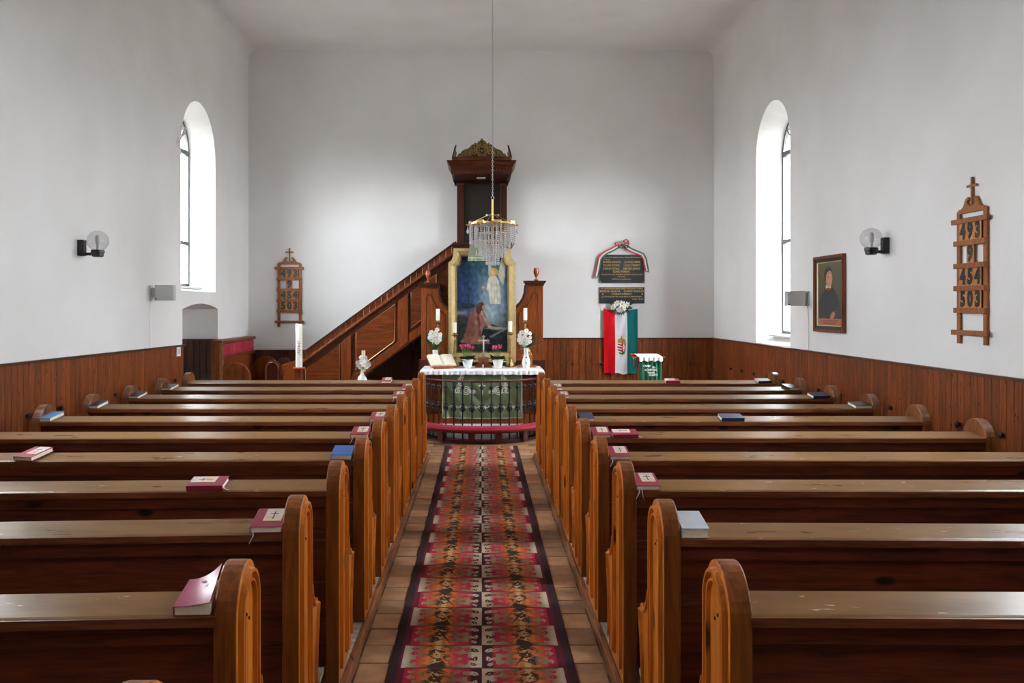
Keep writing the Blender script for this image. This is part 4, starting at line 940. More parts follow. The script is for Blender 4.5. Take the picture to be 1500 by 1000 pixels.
# tall candle on wooden stand
d = 11.2; X = P(438, 0, d).x; zt = P(0, 537.5, d).z
t = thing('candle_stand', 'wooden stand carrying the tall white candle', 'stand', (X, d, 0))
obj('plate', MB().lathe([(.078, zt-.03), (.088, zt-.02), (.088, zt-.008), (.08, zt)], 24), M['turned'], t, smooth=True)
for k in range(4):
    a = math.pi/2*k+.5; obj('leg', MB().add([(x+.028*math.cos(a), y+.028*math.sin(a), z) if z > .5 else (x+.10*math.cos(a), y+.10*math.sin(a), z) for (x, y, z) in
        [(-.014, -.014, 0), (.014, -.014, 0), (.014, .014, 0), (-.014, .014, 0), (-.022, -.022, zt-.03), (.022, -.022, zt-.03), (.022, .022, zt-.03), (-.022, .022, zt-.03)]],
        [(0,3,2,1),(4,5,6,7),(0,1,5,4),(1,2,6,5),(2,3,7,6),(3,0,4,7)]), M['stairz'], t)
c = thing('tall_candle', 'tall thick white candle with red and black lettering on its side', 'candle', (X, d, zt))
hc = P(0, 474, d).z-zt
obj('candle_body', MB().lathe([(.045, 0), (.045, hc-.006), (.041, hc), (.012, hc-.004), (.003, hc-.004)], 28), M['wax'], c, smooth=True)
obj('wick', MB().lathe([(.002, hc-.004), (.0015, hc+.012)], 6), M['black'], c)
rd = plain('red_wax_lettering', rgb(190, 84, 70), .6)
for (tx, yy, m_, hh_, off) in (('Jézus', 500, rd, .022, .0), ('Krisztus', 503, rd, .02, .01), ('tegnap', 506.5, M['darkline'], .018, .006), ('Ma és', 510.5, rd, .022, .0), ('ugyanaz', 513, rd, .02, .01), ('örökké', 515.5, M['darkline'], .018, 0), ('2008', 518.5, M['darkline'], .016, .012)):
    mt = text_mb(tx, hh_, offset=.0005, sx=.8); vv = []
    for v in mt.v: a = -math.pi/2+(v[0]+off)/.045; r = .0455+v[2]; vv.append((r*math.cos(a), r*math.sin(a), v[1]+P(0, yy, d).z-zt))
    obj('lettering', MB().add(vv, mt.f), m_, c)
# small table with the vase of roses
d = 10.6; X = P(530.5, 0, d).x; zt = P(0, 557.5, d).z
t = thing('side_table', 'small round wooden table hidden behind the front left pew under the roses', 'table', (X, d, 0))
obj('table_top', MB().lathe([(.19, zt-.03), (.2, zt-.02), (.2, zt)], 28), M['turned'], t, smooth=True); obj('pedestal', MB().lathe([(.15, 0), (.15, .03), (.04, .07), (.03, .3), (.045, .5), (.03, zt-.03)], 16), M['stairz'], t, smooth=True)
t = thing('rose_vase', 'bulbous white porcelain vase of white roses left of the altar', 'vase', (X, d, zt))
obj('vase_body', MB().lathe([(.058, 0), (.062, .012), (.052, .045), (.03, .075), (.022, .10), (.026, .125), (.024, .125)], 22), M['porcelain'], t, smooth=True)
mb = MB()
for (x, y) in ((520, 546), (549, 541), (546, 544), (524, 543), (540, 549)):
    q = P(x, y, d)-Vector((X, d, zt)); leaf(mb, (0, 0, .12), q-Vector((0, 0, .12)), (q-Vector((0, 0, .12))).length*1.1, .035)
obj('foliage', mb, M['leaf'], t)
cr_ = plain('cream_rose', rgb(226, 222, 168), .6)
for k, (x, y, r) in enumerate([(526, 534, .030), (524, 531, .024), (530, 530, .034), (537, 532, .034), (540, 534, .030), (533, 526, .034), (529, 524.5, .026), (535, 524, .022), (538, 538, .028), (528, 538, .028), (531.5, 541.5, .028), (533, 535, .03)]):
    q = P(x, y, d-.02*(k % 3))-Vector((X, d, zt)); m_ = cr_ if k == 10 else M['petalw']
    h = flower_head(q, r*1.25, (random.uniform(-.5, .5), -1, random.uniform(0, .6)), 6, m_, t, False, .7, 'rose', .8, k)
    obj('rose_heart', MB().ball(tuple(q), r*.55, 8, 6), m_, h, smooth=True)
t = thing('short_candle', 'short cream candle rising behind the white roses', 'candle', (X, d+.12, zt))
zc = P(0, 514, d).z-zt
obj('candle_body', MB().lathe([(.024, zc-.2), (.024, zc-.003), (.02, zc), (.003, zc-.002)], 16), M['cream'], t, smooth=True); obj('holder', MB().lathe([(.045, 0), (.045, .008), (.012, .02), (.012, zc-.22), (.03, zc-.205), (.03, zc-.195)], 16), M['oldbrass'], t, smooth=True)

# ------------------------------------------------------------------ pulpit staircase on the far wall
d = 12.25; yb = D-.02
def poly_px(pts, dd, y0, y1):       # outline given in photo pixels, extruded from depth y0 to y1
    q = [P(x, y, dd) for x, y in pts]; return MB().prism([(a.x, a.z) for a in q], 'y', y0, y1)
t = thing('pulpit_staircase', 'sloping panelled wooden staircase rising to the pulpit behind the altar', 'stairs', (0, 0, 0))
ln = lambda x: 518+(x-440)*(353-518)/(668-440)          # top edge in the photo
X0, X1 = 438, 668
off = lambda x, k: ln(x)+k
obj('side_wall', poly_px([(441, off(441, 26)), (X1, off(X1, 26)), (X1, 460), (625, 486), (531, 553), (520, 562), (441, 640)], d, d+.02, d+.05), M['stair'], t)
obj('hand_rail', poly_px([(X0, off(X0, 0)), (X1, off(X1, 0)), (X1, off(X1, 2.5)), (X0, off(X0, 2.5))], d, d-.05, d+.09), M['dark'], t, bevel=.003)
x = X0; k = 0
while x < X1-3:
    x2 = min(x+8.6, X1)
    obj('parapet_board', poly_px([(x+.3, off(x+.3, 2.4)), (x2-.3, off(x2-.3, 2.4)), (x2-.3, off(x2-.3, 13.5)), (x+.3, off(x+.3, 13.5))], d, d-.005, d+.03), M['retable'], t, bevel=.002)
    x = x2; k += 1
obj('moulding_rail', poly_px([(X0, off(X0, 13)), (X1, off(X1, 13)), (X1, off(X1, 16.5)), (X0, off(X0, 16.5))], d, d-.045, d+.05), M['stairz'], t, bevel=.004)
obj('frieze_band', poly_px([(X0, off(X0, 16.3)), (X1, off(X1, 16.3)), (X1, off(X1, 27)), (X0, off(X0, 27))], d, d-.005, d+.03), M['dark'], t, bevel=.002)
for (a, b) in ((500, 514.5), (583.5, 598)):
    obj('stile', poly_px([(a, off(a, 26.5)), (b, off(b, 26.5)), (b, 500+(598-b)*.72 if a > 550 else 560), (a, 512+(583-a)*.72 if a > 550 else 572)], d, d-.03, d+.03), M['stairz'], t, bevel=.003)
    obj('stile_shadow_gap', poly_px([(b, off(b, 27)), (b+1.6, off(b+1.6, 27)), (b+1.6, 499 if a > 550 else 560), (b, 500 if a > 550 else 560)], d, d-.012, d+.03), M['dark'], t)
def panel(pts):
    q = [P(x, y, d) for x, y in pts]; cx = sum(a.x for a in q)/len(q); cz = sum(a.z for a in q)/len(q)
    inn = [(cx+(a.x-cx)*.95, cz+(a.z-cz)*.93) for a in q]; o_ = [(a.x, a.z) for a in q]; n = len(q)
    p_ = obj('panel', MB().prism(o_, 'y', d+.004, d+.03), M['stair'], t, bevel=.003)
    path = [(a[0], d+.002, a[1]) for a in inn]
    obj('gilt_bead', MB().tube(path, .0055, 6, closed=True), M['goldline'], p_)
panel([(446, 537.5), (498.4, 499), (498.4, 600), (446, 600)])
panel([(520, 484.6), (580, 441.2), (579, 500), (540, 529.5), (520, 545)])
panel([(601, 427), (630, 406), (640, 399), (640, 452), (601, 483.5)])
obj('bottom_rail', poly_px([(512, 566), (531, 551.5), (625, 483.5), (650, 466), (650, 457), (600, 487.8), (540, 532), (512, 553)], d, d-.02, d+.04), M['stairz'], t, bevel=.003)
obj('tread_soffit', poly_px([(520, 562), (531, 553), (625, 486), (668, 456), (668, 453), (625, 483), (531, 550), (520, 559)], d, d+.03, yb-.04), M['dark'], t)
x = 512.0; sof = lambda x: 553-(x-531)*(553-486)/94
while x < 664:
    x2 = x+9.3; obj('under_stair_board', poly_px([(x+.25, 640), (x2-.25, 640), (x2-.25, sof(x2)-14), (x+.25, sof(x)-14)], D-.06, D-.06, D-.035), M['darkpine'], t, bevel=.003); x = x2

# ------------------------------------------------------------------ pulpit: back board, sounding board, carved crown
d = 12.45
t = thing('pulpit', 'dark wooden pulpit with carved gilt crown high on the far wall', 'pulpit', (0, 0, 0))
def bx(name, x0, x1, y0, y1, dd, a, b, m, par=None, bev=.003):
    p, q = P(x0, y1, dd), P(x1, y0, dd); return obj(name, MB().box(p.x, q.x, a, b, p.z, q.z), m, par or t, bevel=bev)
bx('back_board', 676, 735, 262, 357, 12.8, 12.78, D-.01, plain('black_brown_back_board', rgb(34, 24, 19), .5, noise=.2))
for a, b in ((669.5, 679), (733, 742.5)):
    p_ = bx('pilaster', a, b, 270, 358, 12.74, 12.72, D-.01, M['dark'])
    obj('capital', MB().box(P(a-.5, 0, 12.72).x, P(b+.5, 0, 12.72).x, 12.70, D-.01, P(0, 270.5, 12.7).z, P(0, 268.2, 12.7).z), M['oldbrass'], p_)
# sounding board, projecting towards the room
dd = 12.0
def bd(name, x0, x1, y0, y1, m, a=dd, bev=.004):
    p, q = P(x0, y1, a), P(x1, y0, a); return obj(name, MB().box(p.x, q.x, a, D-.01, p.z, q.z), m, t, bevel=bev)
def cornice(x0a, x0b, y0, y1, m, name='cornice', back=D-.01):   # widening upward: (x0a at bottom y1) (x0b at top y0), centred on 705.5
    c = 705.3; b0 = P(c-x0a, y1, dd); b1 = P(c+x0a, y1, dd); t0 = P(c-x0b, y0, dd); t1 = P(c+x0b, y0, dd); o_ = t1.x-b1.x
    return obj(name, MB().frustum((b0.x, b1.x, dd+o_, back), (t0.x, t1.x, dd, back), b0.z, t0.z), m, t, bevel=.004)
cornice(43.5, 43.5, 229.3, 234.6, M['darkx'], 'attic_board')
cornice(50, 51.5, 234.2, 236.2, M['dark'], 'cornice')
cornice(46.5, 50, 236.2, 243, M['darkx'], 'cornice')
cornice(45, 45.5, 243, 249.5, M['dark'], 'frieze')
ff = P(705.3-45.2, 0, dd).x; fw_ = P(705.3+45.2, 0, dd).x-ff
zt_, zb_ = P(0, 243.3, dd).z, P(0, 248.6, dd).z
dm = newmesh('dentil', MB().box(-.014, .014, -.018, .01, zb_, zt_), M['darkx'])
for k in range(18): obj('dentil', dm, None, t, (ff+fw_*(k+.5)/18, dd+.008, 0))
cornice(44, 45.3, 249.5, 253.3, M['darkx'], 'cornice')
# underside with the lamp box
p = P(705.3-43, 253.3, dd)
obj('soffit', MB().box(P(705.3-43.5, 0, dd).x, P(705.3+43.5, 0, dd).x, dd+.02, D-.01, p.z-.012, p.z), M['dark'], t)
# hanging back piece between soffit and pilasters
bx('lower_frieze', 669, 743, 254, 268, 12.74, 12.70, D-.01, M['dark'])
for s_ in (-1, 1):      # carved side brackets
    xs = lambda k: (k*s_*d/F)
    pts = [(12.05, p.z-.01), (D-.02, p.z-.01), (D-.02, P(0, 268, 12.74).z-.03), (12.70, P(0, 268, 12.74).z-.02), (12.62, P(0, 264, 12.7).z), (12.52, P(0, 261, 12.6).z), (12.44, P(0, 260, 12.6).z+.03), (12.3, P(0, 257.5, 12.5).z+.05), (12.15, p.z-.05)]
    xb = s_*38.5*dd/F
    obj('side_bracket', MB().prism(pts, 'x', xb, xb+s_*.03), M['dark'], t, bevel=.004)
lb = bx('lamp_box', 694.5, 715, 255, 256.4, 12.4, 12.28, 12.44, M['metal'])
p1, p2 = P(697, 261.2, 12.35), P(712.5, 256.4, 12.35)
obj('lamp_diffuser', MB().frustum((p1.x+.015, p2.x-.015, 12.31, 12.41), (p1.x, p2.x, 12.29, 12.43), p1.z, p2.z), M['white'], lb)
# crown: pierced gilt scrollwork
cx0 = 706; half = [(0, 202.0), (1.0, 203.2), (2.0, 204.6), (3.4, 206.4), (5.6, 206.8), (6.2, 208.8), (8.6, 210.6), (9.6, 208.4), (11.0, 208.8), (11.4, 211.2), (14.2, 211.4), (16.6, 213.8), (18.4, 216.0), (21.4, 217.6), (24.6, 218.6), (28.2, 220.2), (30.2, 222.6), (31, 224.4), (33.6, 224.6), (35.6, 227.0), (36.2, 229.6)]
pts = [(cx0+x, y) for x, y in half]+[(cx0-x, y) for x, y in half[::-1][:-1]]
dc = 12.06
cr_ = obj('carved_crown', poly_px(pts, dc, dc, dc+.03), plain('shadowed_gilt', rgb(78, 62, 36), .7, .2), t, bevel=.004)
mb = MB()
def spiral(cx, cy, r, turns, a0, s_=1, w_=.011):
    path = []
    n = int(16*turns)
    for i in range(n+1):
        f = i/n; a = a0+s_*turns*2*math.pi*f; rr = r*(1-.8*f); path.append(P(cx+rr*math.cos(a), cy+rr*math.sin(a), dc-.008-.008*f))
    mb.tube(path, [w_*(1-.4*i/n) for i in range(n+1)], 6)
for s_ in (-1, 1):
    for (x, y, r, tn, a0) in ((4, 210, 3, 1.2, 1), (9, 214, 4, 1.4, 2), (5, 218.5, 4, 1.3, 4), (14, 217, 4.2, 1.4, .5), (11, 223, 4.2, 1.4, 3), (19.5, 221, 3.6, 1.4, 1.5), (17.5, 226.2, 3, 1.2, 4), (25.2, 222.8, 3.4, 1.4, .6), (24, 227.4, 2.2, 1.1, 3), (30.6, 226.4, 2.8, 1.3, 1), (3.2, 225.5, 3.2, 1.2, 5), (34, 228, 1.6, 1, 2)):
        spiral(cx0+s_*x, y, r, tn, a0 if s_ > 0 else math.pi-a0, s_)
for (x, y) in ((0, 205.5), (0, 214.8), (0, 221), (0, 227)): mb.ball(tuple(P(cx0+x, y, dc-.012)), .018, 8, 6)
obj('scrollwork', mb, M['gilt'], cr_, smooth=True)
for s_ in (-1, 1):      # side crests seen nearly edge-on
    xb = P(cx0+s_*37.2, 0, dc).x; z0 = P(0, 229.5, dc).z; z1 = P(0, 211, dc).z; h = z1-z0
    prof_ = [(dc+.02, z0), (12.8, z0), (12.75, z0+.05), (12.62, z0+.08), (12.52, z0+.15), (12.36, z0+.12), (12.25, z0+h*.7), (12.18, z0+h*.78), (12.12, z0+h), (12.07, z0+h*.8), (dc+.02, z0+.06)]
    vs = MB().prism(prof_, 'x', 0, s_*.02)
    vs.v = [(xb+v[0]+s_*(.10*(12.8-v[1]) *0+ .05*(1-(v[2]-z0)/h)), v[1], v[2]) for v in vs.v]
    obj('side_crest', vs, M['dark'], t, bevel=.003)
# pulpit body behind the painting: cornice and drum
bx('body_cornice', 663, 752.5, 355.5, 359.5, 12.2, 12.12, D-.01, M['dark'])
bx('body_cornice', 666.5, 749, 359.5, 364, 12.22, 12.16, D-.01, M['darkx'])
bx('body', 669, 747, 364, 470, 12.26, 12.24, D-.01, M['stairz'])
# green parament hanging from the pulpit desk
pa, pb = (687.5, 711.5), (354, 381.5)
def sage(u, v):
    c = np.zeros((u.size, 3)); c[:] = (120, 134, 106)
    zz = np.abs(v-(.13+.035*np.abs(np.sin(u*22)))) < .018; c[zz] = (220, 222, 214); c[np.abs(v-.03) < .02] = (150, 152, 110)
    for x in (.40, .55, .70, .85): c[(seg(u, v, x, .25, x+.04, .55) < .012) | (seg(u, v, x+.08, .25, x+.04, .5) < .010)] = (214, 218, 208)
    return c
a0, b0 = P(685, 382, 11.95), P(714, 352, 11.95)
g = grid_obj('pulpit_cloth', lambda u, v: (a0.x+(b0.x-a0.x)*(u*(1-.12*v)+.14*v*(1-u)), 11.96+.01*np.sin(u*16)*(1-v)+.0*u, a0.z+(b0.z-a0.z)*v), 70, 80, sage, M['vsatin'], None, .003)
tag(g, 'sage green embroidered cloth hanging above the painting, behind the chandelier', 'cloth')
t2 = obj('cloth_bar', MB().tube([(a0.x+.03, 11.965, b0.z), (b0.x-.0, 11.965, b0.z), (b0.x-.0, 12.14, b0.z)], .008, 6), M['brass'], g)

# ------------------------------------------------------------------ altar retable with scrolled wings and goblet finials
t = thing('altar_retable', 'reddish wooden altar back wall with curved wings around the painting', 'altar', (0, 0, 0))
dr = 12.12
CXP = 706.3
def wing(s_):
    m_ = lambda x: CXP+s_*(x-CXP)
    base = [(795.5, 418), (795.5, 534), (752, 534), (752, 452), (757, 448.5), (762, 444), (766.5, 437), (769, 429), (770.3, 418)]
    pts = [(m_(x), y+(3.2 if s_ < 0 else 0)) for x, y in base]
    w_ = obj('wing', poly_px(pts, dr, dr, dr+.10), M['retable'], t, bevel=.003)
    edge = [(770.3, 418), (769, 429), (766.5, 437), (762, 444), (757, 448.5), (752.5, 452)]
    q = [P(m_(x), y+(3.2 if s_ < 0 else 0), dr-.01) for x, y in edge]
    obj('edge_moulding', MB().tube([tuple(a) for a in q], .024, 8), M['dark'], w_, smooth=True)
    pn = [(788, 432), (788, 516), (760, 516), (760, 458), (768, 452), (774, 444), (778, 436), (781, 429), (785, 428)]
    q = [P(m_(x), y+(3.2 if s_ < 0 else 0), dr) for x, y in pn]
    obj('panel_bead', MB().tube([(a.x, dr-.001, a.z) for a in q], .007, 6, closed=True), M['dark'], w_)
    oy = 3.2 if s_ < 0 else 0
    for (xa, xb, y0, y1, yy) in ((767, 799.5, 411, 413.6, dr-.05), (768.4, 797.8, 413.6, 416, dr-.035), (769.4, 796.6, 416, 418.6, dr-.02)):
        a, b = P(m_(xa), y1+oy, dr), P(m_(xb), y0+oy, dr)
        obj('cap_moulding', MB().box(a.x, b.x, yy, dr+.12, a.z, b.z), M['dark'], w_, bevel=.003)
    k = dr/F; c_ = P(m_(785.5), 411+oy, dr+.03)
    obj('goblet_finial', MB().lathe([(.026, 0), (.034, .005), (.03, .014), (.012, .03), (.010, .048), (.016, .056), (.026, .075), (.036, .10), (.040, .125), (.038, .15), (.032, .165), (.036, .178), (.036, .184), (.026, .184), (.024, .175)], 20), M['turned'], t, tuple(c_), smooth=True)
wing(-1); wing(1)
obj('centre_board', poly_px([(660, 380), (752, 380), (752, 534), (660, 534)], dr+.05, dr+.05, dr+.11), M['dark'], t)
obj('predella', poly_px([(613.5, 527), (799, 527), (799, 545), (613.5, 545)], dr, dr-.03, dr+.13), M['dark'], t, bevel=.004)
a, b = P(617, 545, dr), P(797, 545, dr); obj('base', MB().box(a.x, b.x, dr, dr+.12, .0, a.z+.02), M['stair'], t)

# the altar painting
dp = 12.04; k = dp/F
def notch(hw, ytop, ybot, nx, ny, n=10):   # outline in px about CXP with scooped top corners
    o_ = [(CXP-hw, ybot), (CXP+hw, ybot), (CXP+hw, ytop+ny+2), (CXP+hw-1.2, ytop+ny)]
    c = (CXP+hw, ytop)
    o_ += [(c[0]-nx*math.sin(math.pi/2*i/n)-1.2*(1-i/n), c[1]+ny*math.cos(math.pi/2*i/n)) for i in range(1, n+1)]
    m_ = [(2*CXP-x, y) for x, y in o_[::-1]]
    return o_+[p_ for p_ in m_ if p_ not in o_]
t = thing('altar_painting', 'tall altar painting of a kneeling robed figure and a winged figure, cream gilt frame', 'painting', (0, 0, 0))
Oo = notch(49.4, 363.8, 530, 7.6, 19.5); Oi = notch(44.5, 368, 524, 8, 19.5); O2 = notch(36.8, 375.5, 515, 7, 14.5)
W3 = lambda o_: [(P(x, y, dp).x, P(x, y, dp).z) for x, y in o_]
obj('frame', ring(W3(Oo), W3(Oi), dp-.04, dp+.06, dp-.045), M['frame'], t)
obj('inner_frame', ring(W3(Oi), W3(O2), dp-.03, dp+.05, dp+.005), M['frame'], t)
O3 = notch(38.6, 373.8, 516.8, 7, 14.5); obj('gilt_slip', ring(W3(O3), W3(O2), dp-.012, dp+.05, dp-.005), M['gilt'], t)
def painting(u, v):
    r = np.random.RandomState(3); n = (r.rand(u.size, 1)*12-6)
    for k_ in range(40):
        fu, fv, ph = r.uniform(-60, 60), r.uniform(-90, 90), r.uniform(0, 6.28); n = n+(np.sin(u*fu+v*fv+ph)*np.sin(u*fv*.4-v*fu*.5+ph*2))[:, None]*2.2
    c = np.zeros((u.size, 3))
    sky = np.stack([np.interp(v, [0, .3, .45, .7, 1], [46, 60, 40, 30, 26]), np.interp(v, [0, .3, .45, .7, 1], [50, 66, 62, 62, 58]), np.interp(v, [0, .3, .45, .7, 1], [44, 66, 104, 96, 76])], 1); c[:] = sky
    c += (np.sin(u*17+v*9)*8+np.sin(v*31-u*7)*6)[:, None]
    def glow(cx, cy, rx, ry, colr, amt):
        g = np.exp(-ell(u, v, cx, cy, rx, ry))[:, None]*amt; return c*(1-g)+np.array(colr)*g
    c = glow(.14, .56, .24, .16, (36, 56, 104), .7); c = glow(.70, .60, .30, .30, (170, 190, 196), .85); c = glow(.62, .40, .26, .12, (168, 186, 190), .7); c = glow(.06, .405, .16, .025, (196, 168, 160), .8)
    c = glow(.75, .85, .30, .12, (70, 104, 112), .5)
    c[inpoly(u, v, [(0, .36), (.2, .37), (.3, .33), (.3, 0), (0, 0)])] = (44, 52, 50)
    tree = (seg(u, v, .22, .80, .25, .48) < .012) | (ell(u, v, .2, .48, .16, .03) < 1); c[tree] = (34, 52, 58)
    rock = inpoly(u, v, [(.42, .30), (.52, .27), (.70, .29), (.9, .25), (1, .27), (1, 0), (.55, 0), (.48, .12)]); c[rock] = (30, 36, 42)
    c[rock & (seg(u, v, .66, .16, .98, .25) < .012)] = (110, 112, 110); c[rock & (seg(u, v, .55, .25, .85, .235) < .008)] = (96, 100, 102); c[inpoly(u, v, [(.6, .27), (.98, .255), (.95, .235), (.65, .24)])] = (150, 148, 140)
    c[inpoly(u, v, [(.0, .05), (.1, .09), (.5, .08), (.6, .03), (.6, 0), (0, 0)])] = (58, 58, 48)
    # wings, robe, head of the winged figure
    for pts in ([(.615, .98), (.66, .98), (.69, .84), (.68, .72), (.62, .80)], [(.90, .985), (.94, .94), (.95, .80), (.90, .68), (.80, .80), (.86, .92)]):
        c[inpoly(u, v, pts)] = (186, 186, 176)
    c[inpoly(u, v, [(.86, .955), (.90, .98), (.92, .93), (.92, .80), (.86, .76), (.83, .84)])] = (206, 204, 190)
    c[inpoly(u, v, [(.62, .77), (.70, .80), (.78, .78), (.84, .68), (.86, .55), (.85, .50), (.66, .50), (.62, .62), (.54, .68), (.50, .68), (.50, .665), (.58, .66)])] = (214, 210, 188)
    for x in (.68, .73, .78, .82): c[(seg(u, v, x, .74, x+.01, .52) < .006)] = (184, 184, 166)
    c[ell(u, v, .725, .83, .075, .045) < 1] = (198, 164, 76); c[ell(u, v, .70, .825, .04, .032) < 1] = (212, 168, 130); c[ell(u, v, .52, .672, .03, .012) < 1] = (206, 160, 120)
    # kneeling figure
    body = inpoly(u, v, [(.30, .42), (.37, .47), (.48, .47), (.55, .40), (.62, .31), (.70, .26), (.66, .24), (.55, .28), (.50, .22), (.48, .14), (.10, .11), (.20, .25), (.24, .36)])
    c[body] = (142, 96, 84); c[body & (u < .36)] = (122, 78, 66); c[body & (seg(u, v, .42, .42, .46, .15) < .02)] = (108, 66, 58); c[body & (seg(u, v, .48, .42, .62, .28) < .02)] = (176, 140, 128)
    c[inpoly(u, v, [(.06, .11), (.2, .16), (.4, .17), (.62, .12), (.66, .09), (.3, .08)])] = (150, 102, 86)
    c[ell(u, v, .475, .475, .075, .045) < 1] = (86, 52, 38); c[ell(u, v, .53, .465, .035, .028) < 1] = (178, 128, 104); c[ell(u, v, .43, .44, .05, .05) < 1] = (88, 54, 40); c[ell(u, v, .66, .262, .05, .014) < 1] = (190, 140, 116)
    return np.clip((c*.86+n), 0, 255)
px0, px1, pz0, pz1 = P(CXP-38, 0, dp).x, P(CXP+38, 0, dp).x, P(0, 516, dp).z, P(0, 374, dp).z
cv = grid_obj('canvas', lambda u, v: (px0+(px1-px0)*u, dp+.012+0*u, pz0+(pz1-pz0)*v), 190, 350, painting, M['varnish'], t)
# trim the canvas to the scooped outline
bm = bmesh.new(); bm.from_mesh(cv.data); O4 = W3(notch(37.6, 374.6, 515.6, 7, 14.5))
cen = [(f, f.calc_center_median()) for f in bm.faces]; ins = inpoly(np.array([c.x for _, c in cen]), np.array([c.z for _, c in cen]), O4)
bmesh.ops.delete(bm, geom=[f for (f, _), i_ in zip(cen, ins) if not i_], context='FACES'); bm.to_mesh(cv.data); bm.free()

# ------------------------------------------------------------------ dais and altar table
st = MB(); R0 = .80; cyc = 11.70
n = 28; ou = [(R0*.985*math.cos(math.pi+math.pi*i/n)+.004, cyc+R0*.985*math.sin(math.pi+math.pi*i/n)) for i in range(n+1)]+[(.95, 12.3), (-.95, 12.3)]
struct('trim_6', MB().prism(ou, 'z', -.01, .16), M['stone'])
ou = [(1.02*math.cos(math.pi+math.pi*i/n)+.004, cyc+.98*math.sin(math.pi+math.pi*i/n)) for i in range(n+1)]+[(1.02, D), (-1.02, D)]
struct('trim_8', MB().prism(ou, 'z', -.01, .012), M['rim'])
da = 11.42
t = thing('altar_table', 'brown wooden altar table under the white cloth', 'altar', (0, 0, .16))
ax0, ax1 = P(623, 0, da).x, P(790, 0, da).x
zt = P(0, 541, da).z-.16
obj('body', MB().box(ax0, ax1, da+.02, 12.08, .0, zt-.02), M['stair'], t, bevel=.003)
obj('top_slab', MB().box(ax0-.02, ax1+.02, da-.01, 12.09, zt-.03, zt-.004), M['stair'], t, bevel=.004)
obj('plinth', MB().box(ax0-.015, ax1+.015, da, 12.08, 0, .13), M['retable'], t, bevel=.003)
for (x0, x1) in ((ax0, ax0+.09), (ax1-.09, ax1)): obj('stile', MB().box(x0, x1, da+.005, da+.03, .13, zt-.03), M['stair'], t, bevel=.003)
for z_ in (.14,): obj('light_bead', MB().box(ax0, ax1, da+.004, da+.02, P(0, 608.5, da).z-.16-.004, P(0, 608.5, da).z-.16+.004), M['oak'], t)
# green frontal
fx0, fx1, fz0, fz1 = P(648, 0, da).x, P(764.8, 0, da).x, P(0, 611.5, da).z, P(0, 545, da).z
def frontal(u, v):
    c = np.zeros((u.size, 3)); c[:] = (92, 104, 72); c += (np.sin(u*7+v*5)*4)[:, None]
    m_ = np.zeros(u.shape, bool); X = u*1.75; V = v
    for s_ in (0, 1):
        x = 1.75-X if s_ else X
        for (cx, cy, r) in ((.40, .84, .045), (.43, .91, .03), (.40, .76, .045), (.36, .70, .04), (.33, .60, .045), (.39, .60, .05), (.46, .66, .035), (.52, .61, .085), (.52, .61, .045), (.66, .58, .04), (.70, .58, .03), (.62, .62, .04)):
            rr = np.hypot(x-cx, V-cy); m_ |= (np.abs(rr-r) < .010) | (rr < .012)
        m_ |= seg(x, V, .40, .92, .34, .56) < .008
    m_ |= (np.abs(X-.875) < .013) & (V > .52) & (V < .78); m_ |= (np.abs(V-.715) < .012) & (np.abs(X-.875) < .075)
    for kx in range(16):
        cx = .10+kx*.104; m_ |= (np.abs(np.hypot(X-cx, V-.245-.012*(kx % 2))-.022) < .008) | (np.abs(V-.245) < .004)
    c[m_] = (206, 208, 196)
    c[(u < .012) | (u > .988) | (v < .02)] = (176, 172, 132)
    return np.clip(c, 0, 255)
def fshape(u, v):
    q_ = (u-.5)*np.sign(u-.5+1e-9); fan = np.sin(q_*30-v*9+1.5*np.sin(v*3)); a = .012*fan*(.25+.75*np.clip(q_*2.4, 0, 1))*(1.05-v)+.010*np.sin((1-q_*2)**2*6+v*15)*np.exp(-(q_/.28)**2)*np.sin(np.clip(v, 0, 1)*math.pi)+np.sin(u*34+v*17)*.003
    return fx0+(fx1-fx0)*u+.006*(1-v)*(u-.5), da-.03-1.8*a*(.35+.65*(1-v)), fz0+(fz1-fz0)*v+.012*np.sin(u*3.1)*(1-v)*-1
g = grid_obj('altar_frontal', fshape, 240, 140, frontal, M['vsatin'], None, .003)
tag(g, 'sage green satin altar frontal with silver embroidery and a small cross', 'cloth')
# white cloth with a gathered edge
cz = zt+.16; cx0_, cx1_ = P(617.5, 0, da).x, P(795, 0, da).x
def wcol(u, v):
    c = np.zeros((u.size, 3)); c[:] = (240, 240, 244); c[(v > .9) & (np.sin(u*2*math.pi*90)*np.sin(v*60) > .6)] = (214, 214, 224); return c
def wshape(u, v):       # around the rim: u along the perimeter (left side, front, right side), v outward and down
    s_ = u*(2*.68+(cx1_-cx0_)); Lw = cx1_-cx0_
    side1 = s_ < .68; side2 = s_ > .68+Lw
    x = np.where(side1, cx0_, np.where(side2, cx1_, cx0_+s_-.68)); y = np.where(side1, 12.06-s_, np.where(side2, 11.375+(s_-.68-Lw), 11.375))
    nx_ = np.where(side1, -1, np.where(side2, 1, 0)); ny_ = np.where(side1 | side2, 0, -1)
    wv = np.sin(s_*2*math.pi/.072)*.011+np.sin(s_*2*math.pi/.045+1)*.004
    top = np.clip(v*2.5, 0, 1); dn = np.clip((v-.4)/.6, 0, 1)
    out = -.05*(1-top)+.016*np.sin(np.clip(dn*3, 0, 1)*math.pi/2)+wv*dn
    return x+nx_*out, y+ny_*out, cz+.004-.002*(1-top)-.072*dn+.003*np.sin(s_*40)*dn
t = thing('altar_cloth', 'white altar cloth with a ruffled lace edge covering the altar table', 'cloth', (0, 0, 0))
obj('cloth_top', MB().box(cx0_+.03, cx1_-.03, 11.40, 12.07, cz-.003, cz+.0035), plain('white_cloth', rgb(242, 242, 246), .85), t)
